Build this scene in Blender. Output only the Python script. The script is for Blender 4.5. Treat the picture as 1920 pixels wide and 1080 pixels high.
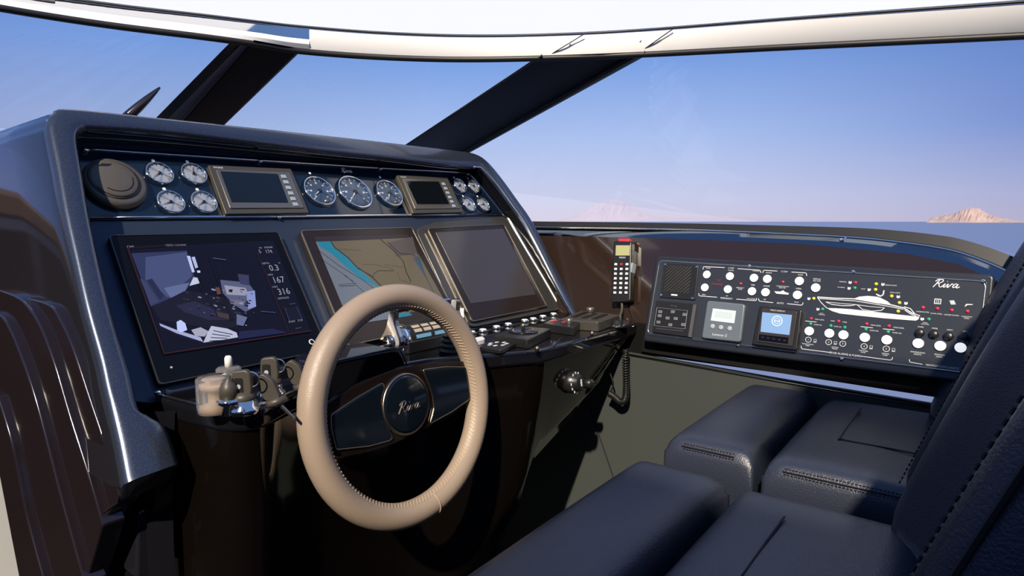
import bpy, bmesh, math, random
from mathutils import Vector as Vec, Matrix
random.seed(4)
for o in list(bpy.data.objects): bpy.data.objects.remove(o, do_unlink=True)
scn = bpy.context.scene
col = scn.collection
# ------------------------------------------------------------------ camera
EYE = Vec((0, 0, 1.2))
FPX = 1190.0
PITCH = math.atan(125 / FPX)
HEAD = math.radians(53)                 # camera heading, to starboard of the bow (+Y)
fw = Vec((math.sin(HEAD) * math.cos(PITCH), math.cos(HEAD) * math.cos(PITCH), -math.sin(PITCH)))
rt = Vec((math.cos(HEAD), -math.sin(HEAD), 0))
upv = rt.cross(fw)
cd = bpy.data.cameras.new('camera'); cam = bpy.data.objects.new('camera', cd); col.objects.link(cam)
cd.sensor_width = 36; cd.lens = FPX / 1920 * 36; cd.clip_start = 0.02; cd.clip_end = 30000
cam.matrix_world = Matrix(((rt.x, upv.x, -fw.x, EYE.x), (rt.y, upv.y, -fw.y, EYE.y), (rt.z, upv.z, -fw.z, EYE.z), (0, 0, 0, 1)))
scn.camera = cam
# ------------------------------------------------------------------ world, sun, exposure
SKY_STRENGTH = 1.12
SUN_TO = Vec((-0.72, -0.30, 0.62)).normalized()
SUN_STRENGTH = 6.0
scn.view_settings.view_transform = 'Standard'; scn.view_settings.look = 'None'
scn.view_settings.exposure = 0.0; scn.view_settings.gamma = 1.0; scn.view_settings.use_curve_mapping = False
w = bpy.data.worlds.new('sky'); scn.world = w; w.use_nodes = True
nt = w.node_tree; nt.nodes.clear()
tc = nt.nodes.new('ShaderNodeTexCoord'); sp = nt.nodes.new('ShaderNodeSeparateXYZ')
nt.links.new(tc.outputs['Generated'], sp.inputs[0])
def ramp(stops):
    r = nt.nodes.new('ShaderNodeValToRGB'); e = r.color_ramp.elements
    while len(e) < len(stops): e.new(0.5)
    for k, (p, c) in enumerate(stops): e[k].position = p; e[k].color = (*c, 1)
    nt.links.new(sp.outputs['Z'], r.inputs[0]); return r
light = ramp([(0, (.62, .58, .72)), (.035, (.58, .60, .78)), (.12, (.42, .53, .82)), (.25, (.17, .33, .74)), (.6, (.12, .23, .50)), (1, (.10, .19, .42))])
deep = ramp([(0, (.42, .38, .54)), (.035, (.36, .38, .59)), (.12, (.16, .24, .56)), (.25, (.10, .20, .50)), (.6, (.10, .19, .44)), (1, (.10, .19, .42))])
gl = nt.nodes.new('ShaderNodeVectorMath'); gl.operation = 'DOT_PRODUCT'
nt.links.new(tc.outputs['Generated'], gl.inputs[0])
ga = math.radians(47); gl.inputs[1].default_value = (math.sin(ga), math.cos(ga), 0)
mr = nt.nodes.new('ShaderNodeMapRange'); mr.inputs[1].default_value = .60; mr.inputs[2].default_value = 1.0
mr.interpolation_type = 'SMOOTHSTEP'
nt.links.new(gl.outputs['Value'], mr.inputs[0])
mx = nt.nodes.new('ShaderNodeMix'); mx.data_type = 'RGBA'
nt.links.new(mr.outputs[0], mx.inputs[0]); nt.links.new(deep.outputs[0], mx.inputs[6]); nt.links.new(light.outputs[0], mx.inputs[7])
bg = nt.nodes.new('ShaderNodeBackground'); bg.inputs[1].default_value = SKY_STRENGTH
nt.links.new(mx.outputs[2], bg.inputs[0])
wo = nt.nodes.new('ShaderNodeOutputWorld'); nt.links.new(bg.outputs[0], wo.inputs[0])
sl = bpy.data.lights.new('sun', 'SUN'); sun = bpy.data.objects.new('sun', sl); col.objects.link(sun)
sl.energy = SUN_STRENGTH; sl.angle = math.radians(1.2); sl.color = (1.0, .87, .69)
sun.rotation_euler = SUN_TO.to_track_quat('Z', 'Y').to_euler(); sun.location = (-6, -3, 6)

# ------------------------------------------------------------------ helpers
def ray(x, y): return fw * FPX + rt * (x - 960) - upv * (y - 540)
def on_plane(x, y, p, n):
    r = ray(x, y); return EYE + r * ((p - EYE).dot(n) / r.dot(n))
def at_z(x, y, z):                        # z relative to the eye
    r = ray(x, y); return EYE + r * (z / r.z)
def at_y(x, y, Y):
    r = ray(x, y); return EYE + r * (Y / r.y)
def at_x(x, y, X):
    r = ray(x, y); return EYE + r * (X / r.x)
class Frame:
    def __init__(s, o, u, v):
        s.o = Vec(o); s.u = Vec(u).normalized(); s.v = Vec(v).normalized(); s.n = s.u.cross(s.v).normalized()
    def p(s, u, v, w=0): return s.o + s.u * u + s.v * v + s.n * w
    def uv(s, x, y, w=0):                 # photograph point -> metres on this surface
        d = on_plane(x, y, s.o + s.n * w, s.n) - s.o
        return (d.dot(s.u), d.dot(s.v))
    def uvs(s, pts, w=0): return [s.uv(x, y, w) for x, y in pts]
    def at(s, u, v, w=0): return Frame(s.p(u, v, w), s.u, s.v)
MATS = {}
def mat(name, base, rough=.5, metal=0., coat=0., spec=.5, emit=None, es=0., bump=None, noise=None, trans=0., alpha=1.):
    m = bpy.data.materials.new(name); m.use_nodes = True; n = m.node_tree; b = n.nodes['Principled BSDF']
    b.inputs['Base Color'].default_value = (*base, 1); b.inputs['Roughness'].default_value = rough
    b.inputs['Metallic'].default_value = metal; b.inputs['Coat Weight'].default_value = coat; b.inputs['Coat Roughness'].default_value = .04
    b.inputs['Specular IOR Level'].default_value = spec
    b.inputs['Transmission Weight'].default_value = trans
    if emit: b.inputs['Emission Color'].default_value = (*emit, 1); b.inputs['Emission Strength'].default_value = es
    if bump or noise:
        t = n.nodes.new('ShaderNodeTexCoord')
    if bump:
        k = n.nodes.new('ShaderNodeTexNoise'); k.inputs['Scale'].default_value = bump[0]; k.inputs['Detail'].default_value = 3
        n.links.new(t.outputs['Object'], k.inputs['Vector'])
        bp = n.nodes.new('ShaderNodeBump'); bp.inputs['Strength'].default_value = bump[1]; bp.inputs['Distance'].default_value = .002
        n.links.new(k.outputs[0], bp.inputs['Height']); n.links.new(bp.outputs[0], b.inputs['Normal'])
    if noise:
        k = n.nodes.new('ShaderNodeTexNoise'); k.inputs['Scale'].default_value = noise[0]; k.inputs['Detail'].default_value = 4
        n.links.new(t.outputs['Object'], k.inputs['Vector'])
        r = n.nodes.new('ShaderNodeValToRGB'); r.color_ramp.elements[0].position = .35; r.color_ramp.elements[1].position = .7
        r.color_ramp.elements[0].color = (*base, 1); r.color_ramp.elements[1].color = (*noise[1], 1)
        n.links.new(k.outputs[0], r.inputs[0]); n.links.new(r.outputs[0], b.inputs['Base Color'])
    MATS[name] = m; return m
mat('gloss_black', (.006, .006, .008), .06, coat=.5)
mat('rim_paint', (.034, .045, .074), .27, .65, coat=.3, noise=(900, (.10, .12, .17)))
mat('shell_paint', (.012, .012, .017), .10, .0, coat=.6)
mat('rib_paint', (.013, .009, .012), .14, coat=.5)
mat('navy_gloss', (.004, .010, .022), .08, coat=.4)
mat('navy_satin', (.026, .038, .066), .34, .3)
mat('grey_surround', (.075, .073, .07), .25, .5)
mat('chrome', (.88, .84, .78), .08, 1.)
mat('steel', (.72, .69, .63), .24, 1.)
mat('steel_soft', (.42, .41, .37), .28, 1.)
mat('warm_steel', (.26, .235, .20), .3, .8)
mat('black_plastic', (.012, .012, .013), .35)
mat('black_matte', (.003, .003, .003), .7, spec=.2)
mat('grey_plastic', (.085, .076, .066), .4, bump=(600, .15))
mat('key_plastic', (.055, .048, .04), .45)
mat('device_grey', (.075, .068, .058), .35, .3)
mat('white_plastic', (.8, .8, .78), .35)
mat('cream_plastic', (.55, .42, .32), .4)
mat('lit_white', (.9, .9, .9), .4, emit=(1, 1, 1), es=.75)
mat('print_white', (.72, .74, .78), .5)
mat('print_grey', (.38, .40, .44), .5)
mat('print_red', (.35, .03, .04), .5)
mat('led_red', (.45, .03, .06), .25, emit=(.8, .05, .1), es=.12)
mat('led_green', (.03, .30, .16), .25, emit=(.05, .6, .3), es=.1)
mat('led_yellow', (.65, .58, .06), .25, emit=(.8, .7, .1), es=.15)
mat('alarm_face', (.030, .035, .046), .30, .1)
mat('leather_navy', (.022, .027, .046), .36, spec=.7, bump=(420, .35))
mat('leather_side', (.022, .022, .028), .42, bump=(420, .35))
mat('leather_back', (.020, .025, .046), .40, bump=(420, .35))
mat('thread_dark', (.006, .006, .010), .8)
mat('wheel_leather', (.33, .255, .195), .36, bump=(700, .25))
mat('thread_tan', (.40, .30, .20), .7)
mat('wheel_plate', (.009, .005, .004), .12, coat=.5)
mat('wheel_pad', (.004, .007, .012), .10, coat=.4)
mat('gold', (.50, .40, .28), .3, 1.)
mat('mahogany', (.024, .014, .010), .10, coat=.5)
mat('grey_cladding', (.085, .095, .09), .38, .35)
mat('footwell', (.010, .010, .011), .6)
mat('teak', (.10, .055, .03), .5, noise=(14, (.15, .085, .05)))
mat('cabin_wood', (.20, .12, .07), .45, noise=(9, (.26, .16, .10)))
mat('blocker_white', (.70, .68, .64), .6)
mat('seam_leather', (.012, .014, .024), .6)
mat('white_gelcoat', (.82, .82, .80), .25, coat=.3)
mat('frame_paint', (.94, .94, .93), .18, coat=.4)
mat('gasket', (.01, .01, .012), .45)
mat('pillar_black', (.004, .004, .0045), .45, spec=.08)
mat('console_lacquer', (.0042, .003, .0024), .07, coat=.5)
mat('pillar_strip', (.15, .15, .25), .3)
mat('dial_white', (.55, .57, .60), .25, .4)
mat('dial_blue', (.07, .11, .18), .2, .3)
mat('screen_black', (.004, .006, .008), .08, coat=.3)
mat('screen_off', (.050, .044, .048), .12)
mat('bezel_black', (.003, .003, .004), .12, spec=.25)
mat('bezel_brown', (.020, .014, .012), .18, spec=.3)
mat('lcd_grey', (.40, .46, .47), .3, emit=(.55, .68, .70), es=.35)
mat('lcd_pale', (.40, .46, .47), .3, emit=(.68, .78, .80), es=.6)
mat('lcd_blue', (.12, .2, .34), .3, emit=(.20, .33, .55), es=.75)
mat('lcd_amber', (.2, .2, .1), .3, emit=(.42, .38, .16), es=.8)
mat('blue_button', (.10, .22, .32), .3, emit=(.2, .5, .75), es=.25)
mat('controller_grey', (.14, .17, .20), .35, .2)
mat('cord', (.01, .01, .01), .4)
mat('acrylic', (.92, .88, .82), .06, trans=.9)
mat('sea', (.17, .21, .34), .35, bump=(.25, .9))
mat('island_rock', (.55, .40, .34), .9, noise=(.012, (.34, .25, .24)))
mat('hazy_hill', (.74, .60, .68), 1., spec=0.)
mat('sill_steel', (.20, .23, .26), .08, 1.)
mat('rail_steel', (.84, .83, .80), .2, .4)
mat('edge_dark', (.10, .09, .075), .3, .8)
mat('print_screen', (.05, .05, .06), .5, emit=(.42, .45, .55), es=.55)
mat('key_pale', (.30, .36, .42), .4)
mat('lit_key', (.45, .38, .28), .4)
mat('print_red2', (.12, .05, .04), .5)
mat('chrome_dark', (.50, .46, .44), .12, 1.)
mat('alarm_edge', (.022, .027, .038), .35, .3)
mat('dark_brown_plastic', (.035, .028, .026), .35)
def special():
    m = bpy.data.materials.new('pane_glass'); m.use_nodes = True; n = m.node_tree; n.nodes.clear()
    t = n.nodes.new('ShaderNodeBsdfTransparent'); t.inputs[0].default_value = (.97, .98, .99, 1)
    g = n.nodes.new('ShaderNodeBsdfGlossy'); g.inputs['Roughness'].default_value = .02
    lw = n.nodes.new('ShaderNodeLayerWeight'); lw.inputs[0].default_value = .5
    pw = n.nodes.new('ShaderNodeMath'); pw.operation = 'POWER'; pw.inputs[1].default_value = 5; n.links.new(lw.outputs['Facing'], pw.inputs[0])
    f = n.nodes.new('ShaderNodeMath'); f.operation = 'MULTIPLY_ADD'; f.inputs[1].default_value = .6; f.inputs[2].default_value = .02; n.links.new(pw.outputs[0], f.inputs[0])
    x = n.nodes.new('ShaderNodeMixShader'); o = n.nodes.new('ShaderNodeOutputMaterial')
    n.links.new(f.outputs[0], x.inputs[0]); n.links.new(t.outputs[0], x.inputs[1]); n.links.new(g.outputs[0], x.inputs[2]); n.links.new(x.outputs[0], o.inputs[0])
    MATS['pane_glass'] = m
    m = bpy.data.materials.new('roof_canvas'); m.use_nodes = True; n = m.node_tree; n.nodes.clear()
    t = n.nodes.new('ShaderNodeBsdfTranslucent'); t.inputs[0].default_value = (.84, .88, .92, 1)
    d = n.nodes.new('ShaderNodeBsdfDiffuse'); d.inputs[0].default_value = (.84, .88, .92, 1)
    x = n.nodes.new('ShaderNodeMixShader'); x.inputs[0].default_value = .12; o = n.nodes.new('ShaderNodeOutputMaterial')
    n.links.new(t.outputs[0], x.inputs[1]); n.links.new(d.outputs[0], x.inputs[2]); n.links.new(x.outputs[0], o.inputs[0])
    MATS['roof_canvas'] = m
    m = bpy.data.materials.new('picture'); m.use_nodes = True; n = m.node_tree; b = n.nodes['Principled BSDF']
    a = n.nodes.new('ShaderNodeAttribute'); a.attribute_name = 'tint'
    b.inputs['Roughness'].default_value = .15
    n.links.new(a.outputs['Color'], b.inputs['Emission Color']); b.inputs['Emission Strength'].default_value = 1.0
    b.inputs['Base Color'].default_value = (.004, .004, .005, 1); b.inputs['Specular IOR Level'].default_value = .2
    MATS['picture'] = m
special()
m = MATS['hazy_hill']; n = m.node_tree; tr = n.nodes.new('ShaderNodeBsdfTransparent'); xm = n.nodes.new('ShaderNodeMixShader'); xm.inputs[0].default_value = .2  # distance haze put into the hill: pale colour, mostly see-through
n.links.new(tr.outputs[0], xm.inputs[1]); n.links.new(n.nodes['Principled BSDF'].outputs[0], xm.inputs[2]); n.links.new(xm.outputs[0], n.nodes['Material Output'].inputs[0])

ORG = {}
def catmull(pts, n=6, closed=False):
    pts = [Vec(p) for p in pts]; out = []; L = len(pts)
    for i in range(L if closed else L - 1):
        g = (lambda k: pts[k % L]) if closed else (lambda k: pts[max(0, min(L - 1, k))])
        a, b, c, d = g(i - 1), g(i), g(i + 1), g(i + 2)
        for k in range(n):
            t = k / n
            out.append(.5 * ((2 * b) + (c - a) * t + (2 * a - 5 * b + 4 * c - d) * t * t + (3 * b - a - 3 * c + d) * t ** 3))
    if not closed: out.append(pts[-1])
    return out
def round_poly(pts, r, seg=4):
    out = []; L = len(pts)
    for i in range(L):
        p = Vec((pts[i][0], pts[i][1])); a = Vec((pts[i - 1][0], pts[i - 1][1])); b = Vec((pts[(i + 1) % L][0], pts[(i + 1) % L][1]))
        da, db = (a - p), (b - p); k = min(r, da.length * .45, db.length * .45)
        s, e = p + da.normalized() * k, p + db.normalized() * k
        for j in range(seg + 1):
            t = j / seg; q = s * (1 - t) ** 2 + p * 2 * t * (1 - t) + e * t * t; out.append((q.x, q.y))
    return out
def circle(r, n=24, c=(0, 0)): return [(c[0] + r * math.cos(2 * math.pi * k / n), c[1] + r * math.sin(2 * math.pi * k / n)) for k in range(n)]
class MB:
    def __init__(s): s.v = []; s.f = []; s.c = []
    def add(s, vs, fs, c=None):
        k = len(s.v); s.v += [Vec(v) for v in vs]; s.f += [[i + k for i in f] for f in fs]; s.c += [c] * len(fs); return s
    def prism(s, fr, pts, w0, w1, top=None, c=None):
        n = len(pts); t = top or pts
        vs = [fr.p(u, v, w0) for u, v in pts] + [fr.p(u, v, w1) for u, v in t]
        s.add(vs, [list(range(n))[::-1], list(range(n, 2 * n))] + [[i, (i + 1) % n, n + (i + 1) % n, n + i] for i in range(n)], c); return s
    def flat(s, fr, pts, w, c=None):
        s.add([fr.p(u, v, w) for u, v in pts], [list(range(len(pts)))], c); return s
    def ring(s, fr, po, pi, w0, w1):
        n = len(po)
        vs = [fr.p(*q, w0) for q in po] + [fr.p(*q, w1) for q in po] + [fr.p(*q, w1) for q in pi] + [fr.p(*q, w0) for q in pi]
        fs = []
        for k in range(n):
            j = (k + 1) % n
            for a in range(4):
                b = (a + 1) % 4; fs.append([a * n + k, a * n + j, b * n + j, b * n + k])
        s.add(vs, fs); return s
    def tube(s, path, r, n=10, closed=False, cap=True):
        P = [Vec(p) for p in path]; L = len(P); rs = r if isinstance(r, (list, tuple)) else [r] * L
        vs = []; prev = None
        for i in range(L):
            a = P[i - 1] if (i > 0 or closed) else P[i]; b = P[(i + 1) % L] if (i < L - 1 or closed) else P[i]
            t = (b - a); t = t.normalized() if t.length > 1e-9 else Vec((0, 0, 1))
            if prev is None:
                prev = Vec((0, 0, 1)) if abs(t.z) < .9 else Vec((1, 0, 0))
            x = prev - t * prev.dot(t); x = x.normalized() if x.length > 1e-6 else t.orthogonal().normalized(); prev = x; y = t.cross(x)
            for k in range(n):
                A = 2 * math.pi * k / n; vs.append(P[i] + (x * math.cos(A) + y * math.sin(A)) * rs[i])
        fs = []
        for i in range(L if closed else L - 1):
            j = (i + 1) % L
            for k in range(n): fs.append([i * n + k, i * n + (k + 1) % n, j * n + (k + 1) % n, j * n + k])
        if cap and not closed: fs += [list(range(n))[::-1], [(L - 1) * n + k for k in range(n)]]
        s.add(vs, fs); return s
    def lathe(s, fr, prof, n=28, c=(0, 0)):
        vs = []; fs = []; L = len(prof)
        for r, h in prof:
            for k in range(n):
                A = 2 * math.pi * k / n; vs.append(fr.p(c[0] + r * math.cos(A), c[1] + r * math.sin(A), h))
        for i in range(L - 1):
            for k in range(n): fs.append([i * n + k, i * n + (k + 1) % n, (i + 1) * n + (k + 1) % n, (i + 1) * n + k])
        fs.append(list(range(n))[::-1]); fs.append([(L - 1) * n + k for k in range(n)])
        s.add(vs, fs); return s
    def loft(s, rows, closed=False, cap=False):
        n = len(rows[0]); vs = [v for r in rows for v in r]; fs = []
        for i in range(len(rows) - 1):
            for k in range(n if closed else n - 1):
                j = (k + 1) % n; fs.append([i * n + k, i * n + j, (i + 1) * n + j, (i + 1) * n + k])
        if cap: fs += [list(range(n))[::-1], [(len(rows) - 1) * n + k for k in range(n)]]
        s.add(vs, fs); return s
    def box(s, fr, u0, u1, v0, v1, w0, w1): return s.prism(fr, [(u0, v0), (u1, v0), (u1, v1), (u0, v1)], w0, w1)
    def build(s, name, m, parent=None, smooth=False, bevel=0, seg=2, fix=True, sub=0, tint=False):
        root = parent
        while root is not None and root not in ORG: root = root.parent
        if root is not None: o0 = ORG[root]
        else:
            lo = Vec((min(v.x for v in s.v), min(v.y for v in s.v), min(v.z for v in s.v))); hi = Vec((max(v.x for v in s.v), max(v.y for v in s.v), max(v.z for v in s.v)))
            o0 = Vec(((lo.x + hi.x) / 2, (lo.y + hi.y) / 2, lo.z))
        me = bpy.data.meshes.new(name); me.from_pydata([v - o0 for v in s.v], [], s.f); me.update()
        if fix:
            b = bmesh.new(); b.from_mesh(me); bmesh.ops.recalc_face_normals(b, faces=b.faces); b.to_mesh(me); b.free()
        if tint:
            at = me.color_attributes.new('tint', 'FLOAT_COLOR', 'CORNER'); k = 0
            for p in me.polygons:
                for li in p.loop_indices: at.data[li].color = (*s.c[p.index], 1)
        o = bpy.data.objects.new(name, me); col.objects.link(o); me.materials.append(MATS[m])
        if parent is not None: o.parent = parent
        else: o.location = o0; ORG[o] = o0
        if smooth:
            for p in me.polygons: p.use_smooth = True
        if sub:
            md = o.modifiers.new('subdivision', 'SUBSURF'); md.levels = sub; md.render_levels = sub
        if bevel:
            md = o.modifiers.new('bevel', 'BEVEL'); md.width = bevel; md.segments = seg; md.limit_method = 'ANGLE'; md.angle_limit = math.radians(35)
            for p in me.polygons: p.use_smooth = True
            md.harden_normals = True
        return o
def tag(o, label=None, cat=None, group=None, kind=None):
    if label: o['label'] = label
    if cat: o['category'] = cat
    if group: o['group'] = group
    if kind: o['kind'] = kind
    return o
def thing(name, loc, label, cat, group=None):
    o = bpy.data.objects.new(name, None); o.empty_display_size = .02; col.objects.link(o); o.location = loc; ORG[o] = Vec(loc)
    return tag(o, label, cat, group)
def struct(o): return tag(o, kind='structure')
def text(name, s, fr, u, v, size, m, parent, w=.0012, shear=0., align='CENTER', sx=1., offset=0., thick=.0003):
    cu = bpy.data.curves.new('t', 'FONT'); cu.body = s; cu.size = size; cu.align_x = align; cu.align_y = 'CENTER'; cu.shear = shear; cu.resolution_u = 2; cu.offset = offset
    to = bpy.data.objects.new('t', cu); col.objects.link(to); bpy.context.view_layer.update()
    me = bpy.data.meshes.new_from_object(to); b = MB()
    vs = [fr.p(u + q.co.x * sx, v + q.co.y, w) for q in me.vertices]
    b.add(vs, [list(p.vertices) for p in me.polygons])
    bpy.data.objects.remove(to); bpy.data.curves.remove(cu); bpy.data.meshes.remove(me)
    return b.build(name, m, parent, fix=False)
def script_logo(name, fr, u, v, h, m, parent, w=.0012, r=None, slant=.35):
    # handwritten four-letter wordmark drawn as pen strokes
    R = [[(.0, .0), (.16, .45), (.30, .95)], [(-.05, .72), (.10, .95), (.40, 1.0), (.66, .93), (.66, .72), (.45, .55), (.22, .5), (.42, .42), (.58, .12), (.78, .05), (.95, .30)]]
    I = [[(.95, .30), (1.05, .5), (1.0, .15), (1.12, .04), (1.28, .28)], [(1.12, .78), (1.16, .82)]]
    Vv = [[(1.28, .28), (1.36, .5), (1.40, .1), (1.5, .06), (1.72, .5), (1.85, .42)]]
    Aa = [[(2.30, .45), (2.08, .52), (1.92, .25), (2.04, .05), (2.22, .2), (2.34, .5), (2.30, .12), (2.42, .04), (2.62, .2)]]
    b = MB(); r = r or h * .055
    for st in R + I + Vv + Aa:
        pts = [fr.p(u + (x - 1.25 + y * slant - .15) * h, v + (y - .45) * h, w) for x, y in st]
        b.tube(catmull(pts, 4), r, 5)
    return b.build(name, m, parent)

# ------------------------------------------------------------------ main surfaces (metres, world: X starboard, Y bow, Z up)
TH = math.radians(56)
DF = Frame(EYE + Vec((.824, 1.187, -.144)), (1, 0, 0), (0, math.cos(TH), math.sin(TH)))      # raked helm panel
hh, tt = math.radians(-4.9), math.radians(74.3)
fwd_s = Vec((-math.sin(hh), math.cos(hh), 0)); out_s = Vec((math.cos(hh), math.sin(hh), 0))
PF = Frame(EYE + Vec((1.60, .74, -.27)), -fwd_s, Vec((0, 0, math.sin(tt))) + out_s * math.cos(tt))   # starboard side panel
WA, WB = math.radians(-.9), math.radians(8.5)
wn = Vec((math.sin(WA) * math.cos(WB), -math.cos(WA) * math.cos(WB), math.sin(WB)))
we1 = Vec((0, 0, 1)).cross(wn).normalized()
WF = Frame(EYE + Vec((.7948, .8457, -.3355)), we1, wn.cross(we1))                                  # steering wheel
def ZF(z): return Frame((0, 0, EYE.z + z), (1, 0, 0), (0, 1, 0))
def zuv(x, y, z): p = at_z(x, y, z); return (p.x, p.y)
#STRUCTURE
# ================================================================== the setting
b = MB(); b.box(ZF(-1.2), -2.6, 2.3, -2.2, 2.3, -.06, 0); struct(b.build('floor', 'footwell'))
b = MB(); b.box(Frame((0, -2.2, 0), (1, 0, 0), (0, 0, 1)), -1.2, 2.6, 0, 1.75, 0, .08); struct(b.build('wall_aft', 'cabin_wood', bevel=.01))
b = MB(); b.box(Frame((-1.7, 0, 0), (0, 1, 0), (0, 0, 1)), -2.2, 1.0, 0, 1.75, 0, .06); b.box(Frame((-1.7, 0, 0), (0, 1, 0), (0, 0, 1)), 1.0, 2.3, 0, 1.15, 0, .06); b.box(Frame((-1.7, 0, 0), (0, 1, 0), (0, 0, 1)), -2.2, -.36, 1.75, 2.3, 0, .06); struct(b.build('wall_port_blocker', 'cabin_wood', bevel=.01))  # unseen cabin side, height stepped to shape the sun and dark reflections
b = MB(); b.box(ZF(1.1), -1.7, -.88, -2.2, -.15, 0, .03); struct(b.build('sun_blocker_slab', 'blocker_white', bevel=.01))  # unseen slab added overhead to keep the sun off the driver's seat
b = MB(); b.box(ZF(1.1), -.62, -.12, -2.2, -.38, 0, .03); struct(b.build('sun_blocker_slab', 'blocker_white', bevel=.01))  # second added slab; the slot between lets sun onto the passenger cushion
# sea and far land
b = MB(); R = 9000
b.add([(-R, -R, -3), (R, -R, -3), (R, R, -3), (-R, R, -3)], [[0, 1, 2, 3]])
tag(b.build('sea', 'sea', fix=False), 'calm blue sea out to the horizon', 'sea', kind='stuff')
def hill(name, prof, dist, depth, m, label):
    rows = []; n = len(prof); dirn = ray((prof[0][0] + prof[-1][0]) / 2, 415); dirn.z = 0; dirn.normalize()
    rnd = random.Random(7)
    tops = []
    for x, y in prof:
        r = ray(x, y); k = dist / math.hypot(r.x, r.y); tops.append(EYE + r * k)
    for j, (d, s) in enumerate([(-1, 0), (-.66, .38), (-.33, .72), (0, 1), (.5, .6), (1, 0)]):
        row = []
        for t in tops:
            q = t + dirn * (d * depth); hz = (t.z + 3) * s * (1 if s in (0, 1) else rnd.uniform(.72, 1.12)); row.append(Vec((q.x + rnd.uniform(-.1, .1) * depth * (s not in (0, 1)), q.y, -3 + hz)))
        rows.append(row)
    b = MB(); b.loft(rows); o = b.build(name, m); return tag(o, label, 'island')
def fine(prof, k=5, amp=1.):
    rn = random.Random(3); out = []
    for (x0, y0), (x1, y1) in zip(prof, prof[1:]):
        for j in range(k):
            t = j / k; out.append((x0 + (x1 - x0) * t, y0 + (y1 - y0) * t + rn.uniform(-amp, amp) * (0 if (x0, y0) == prof[0] and j == 0 else 1)))
    return out + [prof[-1]]
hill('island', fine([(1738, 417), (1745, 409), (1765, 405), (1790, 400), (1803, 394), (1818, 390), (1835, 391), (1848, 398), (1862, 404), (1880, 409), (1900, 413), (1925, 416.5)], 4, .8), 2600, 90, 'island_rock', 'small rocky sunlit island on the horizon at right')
hill('distant_hills', fine([(1040, 416), (1075, 404), (1100, 391), (1125, 380), (1150, 373), (1165, 376), (1185, 386), (1205, 396), (1230, 405), (1260, 409), (1320, 408), (1400, 407), (1470, 410), (1560, 412), (1640, 416)], 4, .7), 6500, 300, 'hazy_hill', 'pale hazy mountain and low coast on the horizon')

# ---- windshield: top frame, roof, posts, panes, sill
lo_px = [(-260, -42), (0, 8), (200, 40), (380, 63), (480, 77), (560, 90), (700, 101), (850, 106), (1010, 104), (1200, 97), (1500, 81), (1920, 60), (2150, 46)]
hi_px = [(-260, -90), (0, -20), (200, 10), (380, 31), (480, 43), (560, 52), (700, 63), (850, 69), (1010, 68), (1200, 59), (1500, 36), (1920, 6), (2150, -14)]
def hgt(x): return .5 if x < 1200 else .5 - .07 * (x - 1200) / 720
LO = catmull([at_z(x, y, hgt(x)) for x, y in lo_px], 6); HI = catmull([at_z(x, y, hgt(x) + .055) for x, y in hi_px], 6)
def outw(p, d, dz=0): q = Vec((p.x, p.y, 0)).normalized(); return p + q * d + Vec((0, 0, dz))
def pxi(x):                                # index along the frame for a photograph column
    for i in range(len(lo_px) - 1):
        if lo_px[i][0] <= x <= lo_px[i + 1][0]: return int(round((i + (x - lo_px[i][0]) / (lo_px[i + 1][0] - lo_px[i][0])) * 6))
ft = thing('windshield_frame', (1.6, 1.2, 1.69), None, None); struct(ft)  # top frame of the windshield
cuts = [0, pxi(575), pxi(1040), pxi(1235), len(LO) - 1]
for k, (a, c) in enumerate(zip(cuts, cuts[1:])):
    lo, hi = LO[a:c + 1], HI[a:c + 1]
    md_ = [p.lerp(q, .48) + (EYE - p).normalized() * .004 for p, q in zip(lo, hi)]
    if k == 0:
        rows = [md_, hi, [outw(q, .034) for q in hi], [outw(p, .034) for p in md_]]; rows.append(rows[0]); b = MB(); b.loft(rows); b.build('frame_rail', 'chrome', ft, bevel=.0015); hi = md_
    rows = [lo, [p.lerp(q, .5) + (EYE - p).normalized() * .006 for p, q in zip(lo, hi)], hi, [outw(q, .035) for q in hi], [outw(p, .035) for p in lo]]
    rows.append(rows[0]); b = MB(); b.loft(rows)
    n = len(lo)
    b.build('frame_rail', 'frame_paint', ft, smooth=False, bevel=.0015)
b = MB(); b.tube([outw(p, .006, -.007) for p in LO], .009, 8); b.build('lower_seal', 'gasket', ft, smooth=True)
b = MB(); b.tube([outw(p, -.001, .003) for p in HI], .0032, 6); b.build('upper_seal', 'gasket', ft, smooth=True)
for x0_, y0_, x1_, y1_ in ((1028, 105, 1095, 64), (1198, 99, 1262, 54)):
    i0, i1 = pxi(x0_), pxi(x1_); a_, c_ = at_z(x0_, y0_, hgt(x0_)), at_z(x1_, y1_, hgt(x1_) + .055); b = MB(); b.tube([a_.lerp(c_, k / 6) + (EYE - a_).normalized() * (.004 + .006 * math.sin(math.pi * k / 6)) for k in range(7)], .0016, 5); b.build('joint', 'gasket', ft)
for x in (1065, 1185):
    p = LO[pxi(x)].lerp(HI[pxi(x)], .5); fr = Frame(p, rt, upv); b = MB(); b.lathe(fr, [(.003, .004), (.003, .0075), (.001, .008)], 10); b.build('screw', 'steel', ft)
b = MB()
edge = [EYE + (p + Vec((0, 0, .008)) - EYE) * 1.30 for p in HI]          # hardtop stands proud of the windshield frame
inn = [Vec((p.x * .74, p.y * .74, p.z + .02)) for p in edge]
up1 = lambda L, d=.006: [p + Vec((0, 0, d)) for p in L]
b.loft([[EYE + (p + Vec((0, 0, .006)) - EYE) * 1.02 for p in HI], edge, inn])
o = b.build('ceiling', 'roof_canvas', fix=False); struct(o)
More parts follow.
